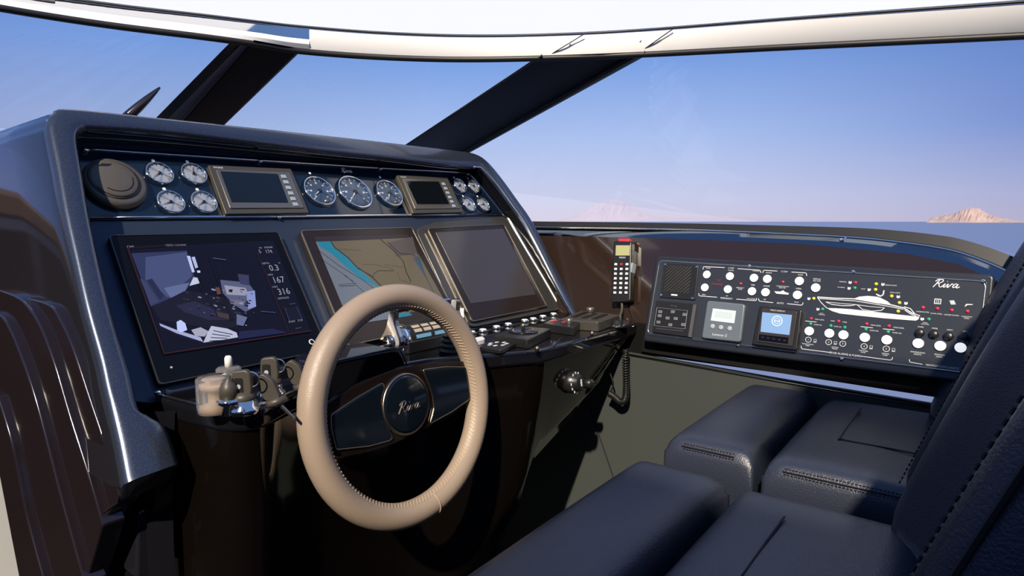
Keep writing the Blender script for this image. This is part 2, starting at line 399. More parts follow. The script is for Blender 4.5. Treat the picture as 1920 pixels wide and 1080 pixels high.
def post(name, tl, tr, bl, br, ztop, zbot, label, thick=.05, strip=None):
    T0, T1 = at_z(*tl, ztop), at_z(*tr, ztop); B0, B1 = at_z(*bl, zbot), at_z(*br, zbot)
    k = .55; E0, E1 = B0 + (B0 - T0) * k, B1 + (B1 - T1) * k      # carry on down behind the dash
    t = thing(name, (E0 + E1) / 2, label, 'windshield post')
    b = MB(); d = lambda p: outw(p, thick)
    b.add([T0, T1, E1, E0, d(T0), d(T1), d(E1), d(E0)], [[0, 1, 2, 3], [4, 5, 6, 7], [0, 1, 5, 4], [1, 2, 6, 5], [2, 3, 7, 6], [3, 0, 4, 7]])
    b.build('cladding', 'pillar_black', t, bevel=.006)
    return t, T0, T1, E0, E1
pr, RT0, RT1, RE0, RE1 = post('windshield_post', (1012, 104), (1212, 97), (768, 266), (893, 277), .5, .30, 'wide black raked post between centre and starboard panes')
for f in (.02, .985):
    b = MB(); b.tube([RT0.lerp(RT1, f) + (EYE - RT0) * .004, RE0.lerp(RE1, f) + (EYE - RE0) * .004], .004, 6); b.build('edge_bead', 'gasket', pr, smooth=True)
pl_, LT0, LT1, LE0, LE1 = post('windshield_post', (476, 74), (563, 90), (352, 216), (425, 227), .5, .37, 'black raked post left of centre with pale glass strip')
T, B = at_z(460, 74, .505), at_z(322, 215, .375); T2, B2 = at_z(478, 76, .505), at_z(352, 218, .375)
def ext(T, B): return B + (B - T) * .55
b = MB(); q = [T, T2, ext(T2, B2), ext(T, B)]; b.add(q + [outw(p, .02) for p in q], [[0, 1, 2, 3], [4, 5, 6, 7], [0, 1, 5, 4], [1, 2, 6, 5], [2, 3, 7, 6], [3, 0, 4, 7]]); b.build('glass_strip', 'pillar_strip', pl_, bevel=.002)
T, B = at_z(440, 70, .505), at_z(300, 213, .375); T2, B2 = at_z(461, 74, .505), at_z(323, 215, .375)
b = MB(); q = [T, T2, ext(T2, B2), ext(T, B)]; b.add(q + [outw(p, .03) for p in q], [[0, 1, 2, 3], [4, 5, 6, 7], [0, 1, 5, 4], [1, 2, 6, 5], [2, 3, 7, 6], [3, 0, 4, 7]]); b.build('outer_strip', 'pillar_black', pl_, bevel=.003)
# sill along the starboard side
gas = [(930, 414), (1000, 415), (1250, 418), (1500, 424), (1620, 428), (1700, 434), (1760, 441), (1800, 448), (1860, 466), (1920, 490), (1990, 525)]
bt = [(930, 424), (1000, 426), (1250, 430), (1500, 440), (1620, 447), (1700, 456), (1760, 465), (1800, 474), (1860, 496), (1920, 525), (1990, 565)]
bl = [(930, 445), (1000, 446), (1250, 452), (1500, 462), (1620, 471), (1700, 483), (1760, 493), (1800, 502), (1860, 524), (1920, 560), (1990, 605)]
SW = -.075
def ps(px, w): return catmull([PF.p(*PF.uv(x, y, w), w) for x, y in px], 5)
G, BT, BL = ps(gas, SW), ps(bt, SW), ps(bl, SW + .012)
ws = thing('window_sill', PF.p(0, -.03, SW), 'polished dark steel sill trim along the starboard window', 'sill')
b = MB(); mid = [p.lerp(q, .5) + PF.n * .006 for p, q in zip(BT, BL)]
rows = [BT, mid, BL, [p - PF.n * .03 for p in BL], [p - PF.n * .03 for p in BT]]; rows.append(rows[0]); b.loft(rows); b.build('steel_band', 'sill_steel', ws, smooth=False, bevel=.002)
b = MB(); b.tube(BT, .0035, 8); b.build('bright_edge', 'chrome', ws, smooth=True)
b = MB(); rows = [G, [p + PF.n * .004 for p in BT], [p - PF.n * .05 for p in BT], [p - PF.n * .05 for p in G]]; rows.append(rows[0]); b.loft(rows); b.build('seal', 'gasket', ws, bevel=.004)
for x, y in ((1578, 451), (1895, 498 + 10)):
    u, v = PF.uv(x, y, SW + .01); b = MB(); b.lathe(PF.at(u, v, SW + .008), [(.005, 0), (.005, .004), (.002, .006)], 10); b.build('screw', 'chrome', ws)
# side wall of glossy mahogany below the sill
b = MB(); wl = [(930, 440), (1250, 447), (1500, 457), (1700, 476), (1800, 496), (1920, 550), (1920, 760), (1230, 640), (1060, 600), (930, 560)]
b.prism(PF, PF.uvs(wl, -.06), -.10, -.06); struct(b.build('wall_starboard', 'mahogany'))
# lower grey cladding of the footwell side
gx = 1.615
def gp(x, y): p = at_x(x, y, gx); return (p.y, p.z)
XF = Frame((gx, 0, 0), (0, -1, 0), (0, 0, 1))
b = MB(); b.prism(XF, [(-1.9, 0), (.6, 0), (.6, EYE.z - .41), (-.38, EYE.z - .388), (-.83, EYE.z - .372), (-1.9, EYE.z - .36)], -.03, 0)
wg = b.build('wall_lower', 'grey_cladding', bevel=.008, seg=3); struct(wg)
b = MB(); b.tube([XF.p(-.83, EYE.z - .375, .001), XF.p(-.38, EYE.z - .391, .001), XF.p(.3, EYE.z - .412, .001)], .0028, 8); b.build('edge_highlight', 'steel_soft', wg, smooth=True)  # pale tube painted in as the highlight along the cladding's top edge
b = MB(); b.tube([at_x(1103, 758, gx - .001), at_x(1128, 830, gx - .001), at_x(1152, 900, gx - .001)], .002, 6); b.build('seam', 'thread_dark', wg)
b = MB(); b.box(Frame((gx, .8, EYE.z), (0, -1, 0), (0, 0, 1)), -.35, .9, -.375, -.29, -.12, -.02); struct(b.build('trim_1', 'black_matte'))
# panes
def pane(name, base, top, n=10):
    B, T = catmull(base, n), catmull(top, n); b = MB()
    inner = [B, T]; outer = [[outw(p, .010) for p in B], [outw(p, .010) for p in T]]
    b.loft([B, T, outer[1], outer[0], B]); o = b.build(name, 'pane_glass'); return struct(o)
topR = [outw(LO[pxi(x)], .012, .0) for x in (1215, 1500, 1920, 2140)]
botR = [G[0] - PF.n * .03, ps(gas, SW - .03)[15], ps(gas, SW - .03)[40], ps(gas, SW - .03)[-1]]
pane('window_1', [RE1, botR[1], botR[2], botR[3]], topR)
pane('window_2', [LE1, LE1.lerp(RE0, .35) + Vec((.06, .06, 0)), LE1.lerp(RE0, .7) + Vec((.05, .05, 0)), RE0], [outw(LO[pxi(x)], .012) for x in (563, 730, 880, 1012)])
pane('window_3', [Vec((-.25, 2.5, LE0.z)), Vec((.2, 2.5, LE0.z)), LE0], [outw(LO[pxi(x)], .012) for x in (-250, 150, 440)])
# wiper outside the port pane
wp = thing('windshield_wiper', at_y(245, 215, 2.75), 'dark wiper blade sticking up outside the port pane', 'wiper')
b = MB(); a, c = at_y(236, 222, 2.75), at_y(300, 164, 2.7)
b.tube([a.lerp(c, k / 8) for k in range(9)], [.020, .020, .019, .018, .016, .014, .011, .008, .004], 8); b.build('blade', 'rib_paint', wp, smooth=True)
b = MB(); b.tube([at_y(244, 222, 2.76), at_y(262, 200, 2.76)], .007, 6); b.build('arm', 'black_plastic', wp, smooth=True)
b = MB(); q_ = at_y(250, 216, 2.77); b.tube([q_, Vec((q_.x - .03, q_.y + .1, 1.35))], .012, 8); b.build('arm_root', 'black_plastic', wp, smooth=True)
b = MB(); b.prism(ZF(.0), [(-1.8, 2.36), (1.0, 2.36), (1.05, 1.74), (1.5, 1.74), (2.15, 2.4), (2.15, 4.2), (-1.8, 4.2)], .06, .15); struct(b.build('floor_foredeck', 'teak', bevel=.02))
# white deck moulding beyond the console, at the port side
b = MB(); b.box(Frame((0, 2.3, 0), (1, 0, 0), (0, 0, 1)), .45, .95, 0, .85, 0, .05); struct(b.build('wall_forward', 'white_gelcoat', bevel=.01))
b = MB(); b.box(Frame((0, 2.3, 0), (1, 0, 0), (0, 0, 1)), -1.7, .45, 0, 1.22, 0, .05); struct(b.build('reflection_bulkhead', 'mahogany', bevel=.01))  # unseen bulkhead added so the console's port side mirrors something dark
# ================================================================== helm console
hc = thing('helm_console', EYE + Vec((.85, 1.15, -1.2)), 'black and dark metallic helm console with raked instrument panel', 'console')
RW = .06
PO = [(236, 905), (222, 830), (208, 770), (197, 725), (185, 670), (160, 580), (140, 490), (120, 400), (104, 310), (92, 250), (90, 225), (100, 207), (130, 200), (300, 218), (500, 239), (640, 254), (760, 268), (860, 280), (892, 286), (915, 301), (940, 330), (972, 374), (1003, 420), (1060, 530), (1102, 606)]
PI = [(338, 868), (314, 800), (288, 782), (264, 768), (247, 700), (212, 585), (188, 490), (168, 395), (154, 310), (147, 265), (148, 246), (158, 238), (185, 237), (320, 247), (500, 268), (640, 285), (760, 298), (850, 308), (885, 311), (905, 313), (930, 340), (962, 383), (992, 428), (1048, 536), (1088, 608)]
OU = [Vec((*DF.uv(x, y, RW), 0)) for x, y in PO]; IU = [Vec((*DF.uv(x, y, RW), 0)) for x, y in PI]
NB = len(OU)
BU = [p.copy() for p in IU]
for i in range(11, 19):
    t = (i - 11) / 7; BU[i] = Vec((IU[i].x, .351 + .021 * t, 0))
for i, q in zip(range(19, 25), [(.80, .365), (.83, .28), (.855, .19), (.875, .1), (.905, -.08), (.925, -.18)]): BU[i] = Vec((*q, 0))
BU[18] = Vec((.785, .372, 0))
O5, I5, B5 = catmull(OU, 5), catmull(IU, 5), catmull(BU, 5)
def P3(c, w): return [DF.p(q.x, q.y, w) for q in c]
def lerp2(a, c, t): return [p.lerp(q, t) for p, q in zip(a, c)]
sec = [P3(O5, .035), P3(O5, .050), P3(lerp2(O5, I5, .08), .0575), P3(lerp2(O5, I5, .25), .0605), P3(lerp2(O5, I5, .6), .0605), P3(lerp2(O5, I5, .88), .059), P3(I5, .053), P3(I5, .045)]
b = MB(); b.loft(sec); b.build('hood_rim', 'rim_paint', hc, smooth=True)
# inner walls of the recess
b = MB(); b.loft([P3(I5, .0455), P3(lerp2(I5, B5, .5), .02), P3(B5, -.006)]); b.build('recess_wall', 'gloss_black', hc, smooth=True)
# underside lamp slot of the brow: thin ledge line
b = MB(); k0, k1 = 11 * 5, 18 * 5
b.tube(P3(lerp2(I5, B5, .55), .021)[k0:k1], .0016, 6); b.build('brow_groove', 'steel_soft', hc, smooth=True)
# outer shell of the hood, swept towards the bow
def sweep(pts, dy, dx=0, dz=0): return [p + Vec((dx, dy, dz)) for p in pts]
o0 = P3(O5, .036)
shell = [o0, [p + Vec((-.004 if i < 50 else 0, .02, .004 if 50 < i < 95 else 0)) for i, p in enumerate(o0)]]
for d in (.15, .3, .42): shell.append([Vec((p.x, min(p.y + d, 1.66 + .02 * d), p.z - .02 * d)) for p in shell[1]])
b = MB(); b.loft(shell); b.build('hood_shell', 'shell_paint', hc, smooth=True)
# foot of the rim at lower left: rounded block below the rim end
e0 = [DF.p(q.x, q.y, wv) for q, wv in ((O5[0], .035), (O5[0], .052), (O5[0].lerp(I5[0], .2), .0605), (O5[0].lerp(I5[0], .8), .06), (I5[0], .052), (I5[0], .0))]
dn = Vec((0, .055, -.045)); e1 = [p + dn * .35 + DF.v * -.012 for p in e0]; e2 = [p + dn + DF.v * -.018 + Vec((0, .03, 0)) for p in e0]
b = MB(); b.loft([e0, e1, e2]); b.build('rim_foot', 'shell_paint', hc, smooth=True)
# panels
b = MB(); b.prism(DF, [(q.x, q.y) for q in B5[12:]] + [DF.uv(1062, 585), DF.uv(900, 618), DF.uv(560, 698), DF.uv(285, 755), DF.uv(250, 752)], -.03, 0)
b.build('screen_panel', 'navy_satin', hc)
ip = [(160, 283), (490, 304), (712, 318), (866, 326), (884, 333), (915, 370), (941, 404), (800, 405), (522, 409), (172, 411)]
b = MB(); b.prism(DF, DF.uvs([(140, 275), (160, 276), (490, 297), (712, 311), (870, 321), (890, 330), (920, 370), (944, 405), (800, 406), (522, 410), (172, 412), (150, 412)]), 0, .003); b.build('instrument_panel', 'navy_gloss', hc)
b = MB(); b.tube(P3(catmull([Vec((*q, 0)) for q in DF.uvs([(158, 282), (490, 303), (712, 317), (862, 325), (884, 333), (915, 370), (943, 405)])], 5), .004), .0022, 8); b.build('chrome_strip', 'chrome', hc, smooth=True)
b = MB(); b.tube(P3([Vec((*q, 0)) for q in DF.uvs([(168, 411), (522, 408), (800, 404.5), (946, 403)])], .004), .0034, 8); b.build('chrome_strip', 'chrome', hc, smooth=True)
for x, y in ((160, 282), (487, 303), (712, 317), (522, 408), (943, 404), (876, 327)):
    u, v = DF.uv(x, y, .004); b = MB(); b.lathe(DF.at(u, v, .004), [(.0055, 0), (.0055, .004), (.003, .006)], 12); b.build('screw', 'chrome', hc, smooth=True)
# raised surround of the starboard screen and bright trim strip beside it
b = MB(); b.prism(DF, round_poly(DF.uvs([(776, 432), (815, 418), (946, 408), (1048, 582), (884, 616), (856, 604)]), .02), 0, .008); b.build('screen_surround', 'grey_surround', hc, bevel=.003)
for d, r_, m in ((0, .011, 'steel'), (9, .006, 'steel_soft'), (17, .007, 'grey_surround')):
    b = MB(); b.tube(P3(catmull([Vec((*q, 0)) for q in DF.uvs([(949 + d, 406), (978 + d, 458), (1020 + d, 528), (1052 + d, 584)])], 5), .004), r_, 10); b.build('trim_strip', m, hc, smooth=True)
b = MB(); b.tube(P3(I5, .0535)[18 * 5 + 1:], .0038, 8); b.build('rim_edge', 'chrome', hc, smooth=True)
# deck of the console (key tray, throttle bed and lever shelf) with its front falling to the footwell
ZT = -.287
front = [(.462, 1.12), (.466, 1.03), (.473, .965), (.482, .925), (.498, .898), (.522, .888), (.55, .890), (.60, .910), (.66, .930), (.72, .94), (.90, .935), (.975, .905)]
front = [(q.x, q.y) for q in catmull([(x, y, 0) for x, y in front], 3)] + [zuv(893, 666, ZT), zuv(1012, 656, ZT), zuv(1120, 627, ZT), zuv(1200, 604, ZT)]
deck = front + [(1.72, 1.12), (1.72, 1.22), (.43, 1.22), (.43, 1.14)]
FZ = ZF(ZT)
b = MB(); b.prism(FZ, deck, -.035, 0); b.build('console_deck', 'gloss_black', hc, bevel=.010, seg=4)
# front wall under the deck
fr_in = [(x, y + .008) for x, y in front]
def zb(x): return -.93 if x < 1.0 else -.93 + (x - 1.0) / .22 * .36 if x < 1.22 else -.57 + (x - 1.22) * .38 if x < 1.5 else -.465 + (x - 1.5) * .8
dense = []
for (x0, y0), (x1, y1) in zip(fr_in, fr_in[1:]):
    k = max(1, int(math.hypot(x1 - x0, y1 - y0) / .03))
    dense += [(x0 + (x1 - x0) * j / k, y0 + (y1 - y0) * j / k) for j in range(k)]
dense.append(fr_in[-1])
rows = []
for t in (0, .12, .3, .55, .8, 1):
    row = []
    for x, y in dense:
        z = ZT - .03 + (zb(x) - ZT + .03) * t
        row.append(EYE + Vec((x, y + .02 * t + .03 * t * t, z)))
    rows.append(row)
rows.append([p + Vec((0, .3, .02)) for p in rows[-1]])
b = MB(); b.loft(rows); b.build('console_front', 'console_lacquer', hc, smooth=True)
b = MB(); b.box(Frame(EYE + Vec((0, 1.3, 0)), (1, 0, 0), (0, 0, 1)), .43, 1.62, -1.19, -.3, 0, .02); b.build('footwell_back', 'footwell', hc)
# left pedestal side below the rim foot
side = [(.425, 1.13), (.43, 1.08), (.445, 1.04), (.463, 1.02)]
b = MB(); b.loft([[EYE + Vec((x, y, -.30)) for x, y in side], [EYE + Vec((x - .012, y, -.45)) for x, y in side], [EYE + Vec((x - .02, y + .02, -1.19)) for x, y in side]]); b.build('pedestal_corner', 'gloss_black', hc, smooth=True)
b = MB(); q = [at_y(x, y, 1.06) for x, y in ((318, 930), (338, 985), (336, 1030), (296, 1085), (255, 1085), (258, 960))]; b.add(q + [p + Vec((0, .05, 0)) for p in q], [list(range(6)), list(range(6, 12))[::-1]] + [[i, (i + 1) % 6, 6 + (i + 1) % 6, 6 + i] for i in range(6)]); b.build('pedestal_step', 'shell_paint', hc, bevel=.006, seg=3)
# bright lip around the key tray, with its screw
b = MB(); b.tube([EYE + Vec((x + .004, y + .01, ZT + .0025)) for x, y in front[:28]], .0022, 8); b.build('tray_lip', 'steel', hc, smooth=True)
b = MB(); p = at_z(296, 739, ZT + .005); b.lathe(Frame(p, (1, 0, 0), (0, 1, 0)), [(.006, 0), (.006, .004), (.002, .006)], 12); b.build('screw', 'chrome', hc)
# binnacle hood behind the wheel
bn = [(606, 690), (622, 676), (735, 652), (745, 655), (766, 700), (786, 760), (760, 800), (640, 830), (590, 760)]
YB = .945
q = [at_y(x, y, YB) for x, y in bn]
FB = Frame((0, EYE.y + YB, 0), (1, 0, 0), (0, 0, 1)); bp = round_poly([(p.x, p.z) for p in q], .012)
b = MB(); b.prism(FB, bp, -.10, .006); b.build('binnacle', 'gloss_black', hc, bevel=.006, seg=3)
b = MB(); b.tube([FB.p(*q_, .008) for q_ in bp[2:26]], .0018, 6); b.build('binnacle_edge', 'navy_satin', hc, smooth=True)
cx = WF.p(0, 0, -.02); b = MB(); b.tube([cx, cx - WF.n * .12], [.035, .05], 24); b.build('steering_boss', 'gloss_black', hc, smooth=True)
# ribs on the port side of the console
SX = .374
def xs(px, X): return [at_x(x, y, X) for x, y in px]
cc = [(57, 559), (98, 572), (119, 603), (140, 650), (171, 743), (207, 851), (230, 935)]
cb = [(0, 543), (31, 554), (52, 569), (78, 608), (104, 675), (135, 779), (171, 893), (197, 985)]
ca = [(0, 587), (15, 603), (39, 655), (72, 753), (119, 934), (163, 1095)]
cdd = [(0, 743), (26, 831), (52, 960), (88, 1095)]
def rib(curve, tail, k):
    X = SX - .004 - .009 * k; c = catmull(xs(curve, X), 5); poly = [(p.y, p.z) for p in c] + [(at_x(x, y, X).y, at_x(x, y, X).z) for x, y in tail]
    F = Frame((X, 0, 0), (0, -1, 0), (0, 0, 1)); b = MB(); b.prism(F, [(-y, z) for y, z in poly], -.03, .004); b.build('rib', 'rib_paint', hc, bevel=.0035, seg=3)
rib(cc, [(190, 985), (160, 1090), (46, 1090), (0, 875), (-40, 700), (-20, 600), (20, 553)], 0)
rib(cb, [(165, 1095), (50, 1095), (0, 860), (-60, 700), (-60, 540)], 1)
rib(ca, [(50, 1095), (0, 850), (-60, 600), (-30, 575)], 2)
rib(cdd, [(43, 1095), (0, 872), (-30, 720)], 3)
# boxes that close the body towards the bow
b = MB(); b.box(Frame(EYE, (1, 0, 0), (0, 1, 0)), .415, 1.0, 1.42, 1.62, -1.19, -.05); b.build('console_core', 'black_matte', hc)
# ---- multifunction screens
def q4(fr, px, w): return fr.uvs(px, w)
def inset(q, l, t, r, bt):
    a, b_, c, d = [Vec(x) for x in q]; e = lambda u, v: ((a * (1 - u) + b_ * u) * (1 - v) + (d * (1 - u) + c * u) * v)
    return [tuple(e(l, t)), tuple(e(1 - r, t)), tuple(e(1 - r, 1 - bt)), tuple(e(l, 1 - bt))]
def bil(q, u, v):
    a, b_, c, d = [Vec(x) for x in q]; r = ((a * (1 - u) + b_ * u) * (1 - v) + (d * (1 - u) + c * u) * v); return (r.x, r.y)
def screen_unit(px, label, w, mb, scr_px, scr_mat, edge='warm_steel'):
    q = q4(DF, px, w); c = bil(q, .5, 1)
    t = thing('chart_plotter', DF.p(*c, .003), label, 'screen', 'three large helm screens')
    b = MB(); b.prism(DF, round_poly(q, .008), .001, w); bz = b.build('bezel', mb, t, bevel=.002)
    b = MB(); o = round_poly(q, .008); ctr = Vec(bil(q, .5, .5)); i_ = [tuple(ctr + (Vec(k) - ctr) * .988) for k in o]; b.ring(DF, o, i_, w - .004, w + .0012); b.build('edge_trim', edge, t)
    sq = q4(DF, scr_px, w); b = MB(); b.prism(DF, sq, w, w + .0006); s = b.build('display', scr_mat, t)
    return t, q, sq
L_px = [(203, 441), (522, 435), (615, 656), (298, 722)]
L_scr = [(237, 466), (512, 452), (582, 622), (307, 665)]
t, q, sq = screen_unit(L_px, 'black helm screen showing a blue engine room camera picture', .014, 'bezel_black', L_scr, 'screen_black', 'edge_dark')
# picture polygons traced on the zoomed view (4x, from 190,400)
def zp(pts, ox=190, oy=400, s=4.): return DF.uvs([(ox + x / s, oy + y / s) for x, y in pts], .0148)
pic = MB(); lay = [.0150]
def poly(pts, c, **k): lay[0] += .00003; pic.flat(DF, zp(pts, **k), lay[0], tuple(k * (.45 + .75 * min(1, sum(c) / .8)) for k in (c[0], c[1], c[2] * 1.15)))
def line(pts, wd, c, **k):
    pts = [Vec(p) for p in pts]
    for a, c2 in zip(pts, pts[1:]):
        d = (c2 - a); n = Vec((-d.y, d.x)).normalized() * wd; poly([tuple(a + n), tuple(c2 + n), tuple(c2 - n), tuple(a - n)], c, **k)
poly([(195, 265), (1290, 210), (1570, 885), (470, 1058)], (.006, .006, .022))
poly([(225, 300), (640, 280), (700, 480), (640, 570), (520, 640), (370, 700), (330, 590), (290, 470)], (.040, .052, .13))
poly([(330, 330), (640, 290), (680, 470), (500, 635), (420, 560), (330, 500)], (.075, .095, .20))
poly([(470, 560), (660, 520), (630, 580), (520, 635)], (.12, .15, .27))
poly([(340, 500), (380, 490), (470, 620), (440, 650)], (.03, .035, .09))
poly([(290, 490), (330, 510), (430, 660), (370, 690)], (.06, .07, .15))
poly([(640, 320), (665, 320), (700, 440), (680, 445)], (.42, .46, .62)); poly([(675, 330), (700, 325), (725, 405), (705, 415)], (.36, .40, .56))
poly([(690, 480), (730, 485), (735, 525), (660, 545)], (.45, .48, .55)); poly([(715, 430), (740, 430), (742, 445), (722, 448)], (.5, .55, .7))
poly([(380, 700), (640, 580), (960, 640), (1060, 760), (1020, 850), (880, 880), (620, 830), (440, 800)], (.016, .015, .032))
poly([(560, 690), (700, 660), (900, 740), (960, 800), (800, 800), (620, 740)], (.035, .033, .075))
poly([(890, 500), (1100, 520), (1150, 590), (1160, 700), (1080, 740), (1000, 690), (910, 600)], (.11, .12, .20))
poly([(920, 540), (1080, 560), (1110, 620), (940, 610)], (.26, .25, .30)); poly([(960, 650), (1080, 660), (1060, 690), (970, 680)], (.17, .16, .2))
poly([(1085, 590), (1150, 580), (1160, 700), (1100, 720)], (.20, .24, .42)); poly([(955, 572), (985, 572), (980, 595), (955, 590)], (.01, .01, .02))
poly([(1020, 455), (1105, 465), (1110, 545), (1040, 530)], (.06, .06, .13))
rr = random.Random(2)
for k in range(90):
    x, y = rr.uniform(600, 1140), rr.uniform(560, 860)
    if y > 560 + (x - 560) * .0 and not (x > 1080 and y > 780) and (y < 700 + (x - 600) * .3):
        g = rr.choice([.03, .05, .09, .16, .26, .012]); sz = rr.uniform(6, 20); an = rr.uniform(.3, 1.1)
        poly([(x, y), (x + sz * 1.6, y + sz * an * .6), (x + sz * 1.3, y + sz), (x - sz * .3, y + sz * .6)], (g * .82, g * .85, g * 1.25))
poly([(850, 560), (880, 560), (895, 610), (865, 615)], (.16, .07, .04)); poly([(860, 745), (950, 760), (955, 800), (870, 780)], (.09, .06, .045))
poly([(1010, 760), (1090, 785), (1060, 850), (1010, 840)], (.13, .15, .25))
poly([(430, 830), (560, 880), (740, 935), (760, 970), (560, 905), (440, 850)], (.30, .33, .46))
poly([(560, 820), (590, 805), (625, 830), (640, 880), (590, 900), (565, 880)], (.42, .48, .70))
poly([(670, 880), (740, 860), (800, 890), (770, 930), (700, 925)], (.32, .31, .36))
poly([(820, 850), (940, 870), (1010, 900), (1020, 935), (900, 955), (760, 975), (790, 905)], (.40, .42, .48))
for k in range(4): line([(835 + 10 * k - 20 * k, 885 + 26 * k), (980 - 20 * k, 915 + 14 * k)], 3, (.03, .03, .05))
poly([(1030, 890), (1280, 870), (1390, 900), (1020, 950)], (.022, .026, .085))
line([(800, 300), (860, 470), (910, 640), (980, 800)], 4, (.012, .012, .02)); line([(700, 440), (760, 590), (840, 700), (860, 780)], 4, (.012, .012, .02))
line([(830, 342), (930, 355)], 3, (.09, .09, .16)); line([(1190, 740), (1300, 750)], 3, (.06, .07, .18))
line([(195, 265), (470, 1058), (1570, 885)], 3, (.09, .02, .012)); line([(195, 265), (640, 235)], 2.4, (.05, .014, .01)); line([(1165, 300), (1400, 890)], 2.2, (.07, .018, .012))
poly([(1370, 715), (1460, 705), (1500, 800), (1405, 812)], (.012, .012, .03)); line([(1370, 715), (1405, 812)], 3, (.05, .05, .11)); line([(1460, 705), (1500, 800)], 3, (.05, .05, .11))
pic.build('camera_picture', 'picture', t, fix=False, tint=True)
def scr_text(s, x, y, size, ox=190, oy=400, z=4., m='print_screen'):
    u, v = DF.uv(ox + x / z, oy + y / z, .0148); text('reading', s, DF, u, v, size, m, t, w=.0172, sx=.9)
for s_, x, y, z_ in (('0.3', 1292, 415, .021), ('167', 1325, 505, .021), ('316', 1365, 592, .021), ('174', 1252, 292, .012), ('5', 1186, 292, .012), ('kts', 1190, 262, .006), ('ENGINE', 1250, 260, .006), ('m', 1330, 375, .006), ('DEPTH', 1228, 380, .006), ('HDG', 1265, 465, .006), ('COG', 1298, 556, .006), ('DISTANCE', 1362, 640, .006), ('- - -', 1428, 680, .009), ('- - -', 1473, 862, .009), ('CAM', 215, 256, .006), ('VIDEO CAMERA', 555, 243, .006), ('START   STOP', 1455, 812, .006)): scr_text(s_, x, y, z_)
u, v = DF.uv(190 + 1577 / 4, 400 + 965 / 4, .014); b = MB(); b.lathe(DF.at(u, v, .014), [(.0062, 0), (.0062, .001)], 16); k = b.build('power_button', 'print_white', t); b = MB(); b.lathe(DF.at(u, v, .014), [(.0042, .001), (.0042, .0014)], 14); b.build('button_core', 'bezel_black', k)
u, v = DF.uv(321, 689, .014); b = MB(); b.lathe(DF.at(u, v, .014), [(.002, 0), (.002, .001)], 8); b.build('sensor', 'print_grey', t)
# chart screen
M_px = [(563, 432), (772, 426), (862, 602), (652, 649)]
M_scr = [(590, 446), (764, 440), (838, 572), (656, 609)]
t, q, sq = screen_unit(M_px, 'helm screen showing a sea chart of a coastline, behind the wheel', .016, 'bezel_brown', M_scr, 'screen_black')
pic = MB(); lay = [.0168]
def poly(pts, c, **k): lay[0] += .00003; pic.flat(DF, DF.uvs([(540 + x / 3.4286, 400 + y / 3.4286) for x, y in pts], .0166), lay[0], c)
sp4 = [((x - 540) * 3.4286, (y - 400) * 3.4286) for x, y in M_scr]
poly(sp4, (.145, .115, .075))
poly([(170, 150), (770, 138), (785, 158), (178, 185)], (.035, .025, .032))
poly([(178, 183), (280, 180), (300, 215), (385, 280), (450, 350), (560, 450), (640, 520), (720, 590), (780, 660), (401, 716)], (.15, .175, .22))
poly([(185, 183), (275, 180), (300, 220), (385, 285), (450, 355), (560, 450), (590, 480), (480, 430), (380, 350), (280, 260), (205, 215)], (.02, .20, .30))
poly([(590, 480), (640, 520), (720, 590), (800, 655), (690, 675), (640, 590)], (.02, .19, .29)); poly([(690, 610), (740, 600), (765, 640), (700, 650)], (.16, .13, .06))
poly([(800, 280), (850, 300), (890, 420), (850, 360)], (.04, .09, .15)); poly([(640, 190), (800, 150), (830, 260), (700, 280)], (.095, .075, .075))
dk = (.025, .018, .018)
line([(275, 180), (300, 220), (385, 285), (450, 355), (530, 400), (600, 470)], 3, dk); line([(450, 350), (545, 415), (550, 390), (580, 370), (680, 370)], 2, dk)
line([(590, 165), (690, 250), (740, 310), (760, 380), (790, 440)], 2.4, dk); line([(640, 185), (720, 260), (800, 265), (850, 300)], 2, dk)
line([(190, 235), (330, 340), (480, 430), (600, 520)], 1.6, dk); line([(205, 290), (380, 410), (500, 520)], 1.4, dk); line([(330, 470), (430, 465)], 2, dk); line([(320, 462), (440, 450)], 1.4, dk); line([(360, 400), (420, 440)], 1.4, dk)
line([(300, 230), (470, 240)], 1.2, (.07, .05, .035)); line([(480, 330), (560, 330), (680, 360)], 1.2, (.07, .04, .03)); line([(620, 330), (740, 350)], 1.4, (.10, .05, .04))
line([(700, 380), (720, 430), (790, 450)], 1.4, (.11, .05, .04)); line([(810, 200), (880, 400), (940, 520)], 2, (.05, .05, .09))
pic.build('chart_picture', 'picture', t, fix=False, tint=True)
# starboard screen, switched off
R_px = [(801, 428), (945, 420), (1025.6, 573.5), (885.6, 603.3)]
R_scr = [(817, 436), (943, 429), (1004, 552), (883, 569)]
t, q, sq = screen_unit(R_px, 'switched-off dark grey helm screen at the starboard end', .016, 'bezel_brown', R_scr, 'screen_off')
b = MB(); qq = DF.uvs([(862, 578), (870, 578), (870, 596), (862, 602)], .02); 
tg = thing('paper_tag', DF.p(*DF.uv(862, 596, .01), .01), 'small white tag stuck at the lower corner of dark screen', 'tag')
b = MB(); b.prism(DF, DF.uvs([(856, 579), (870, 577), (870, 595), (858, 600)], .02), .0185, .0195); b.build('tag_sheet', 'white_plastic', tg)
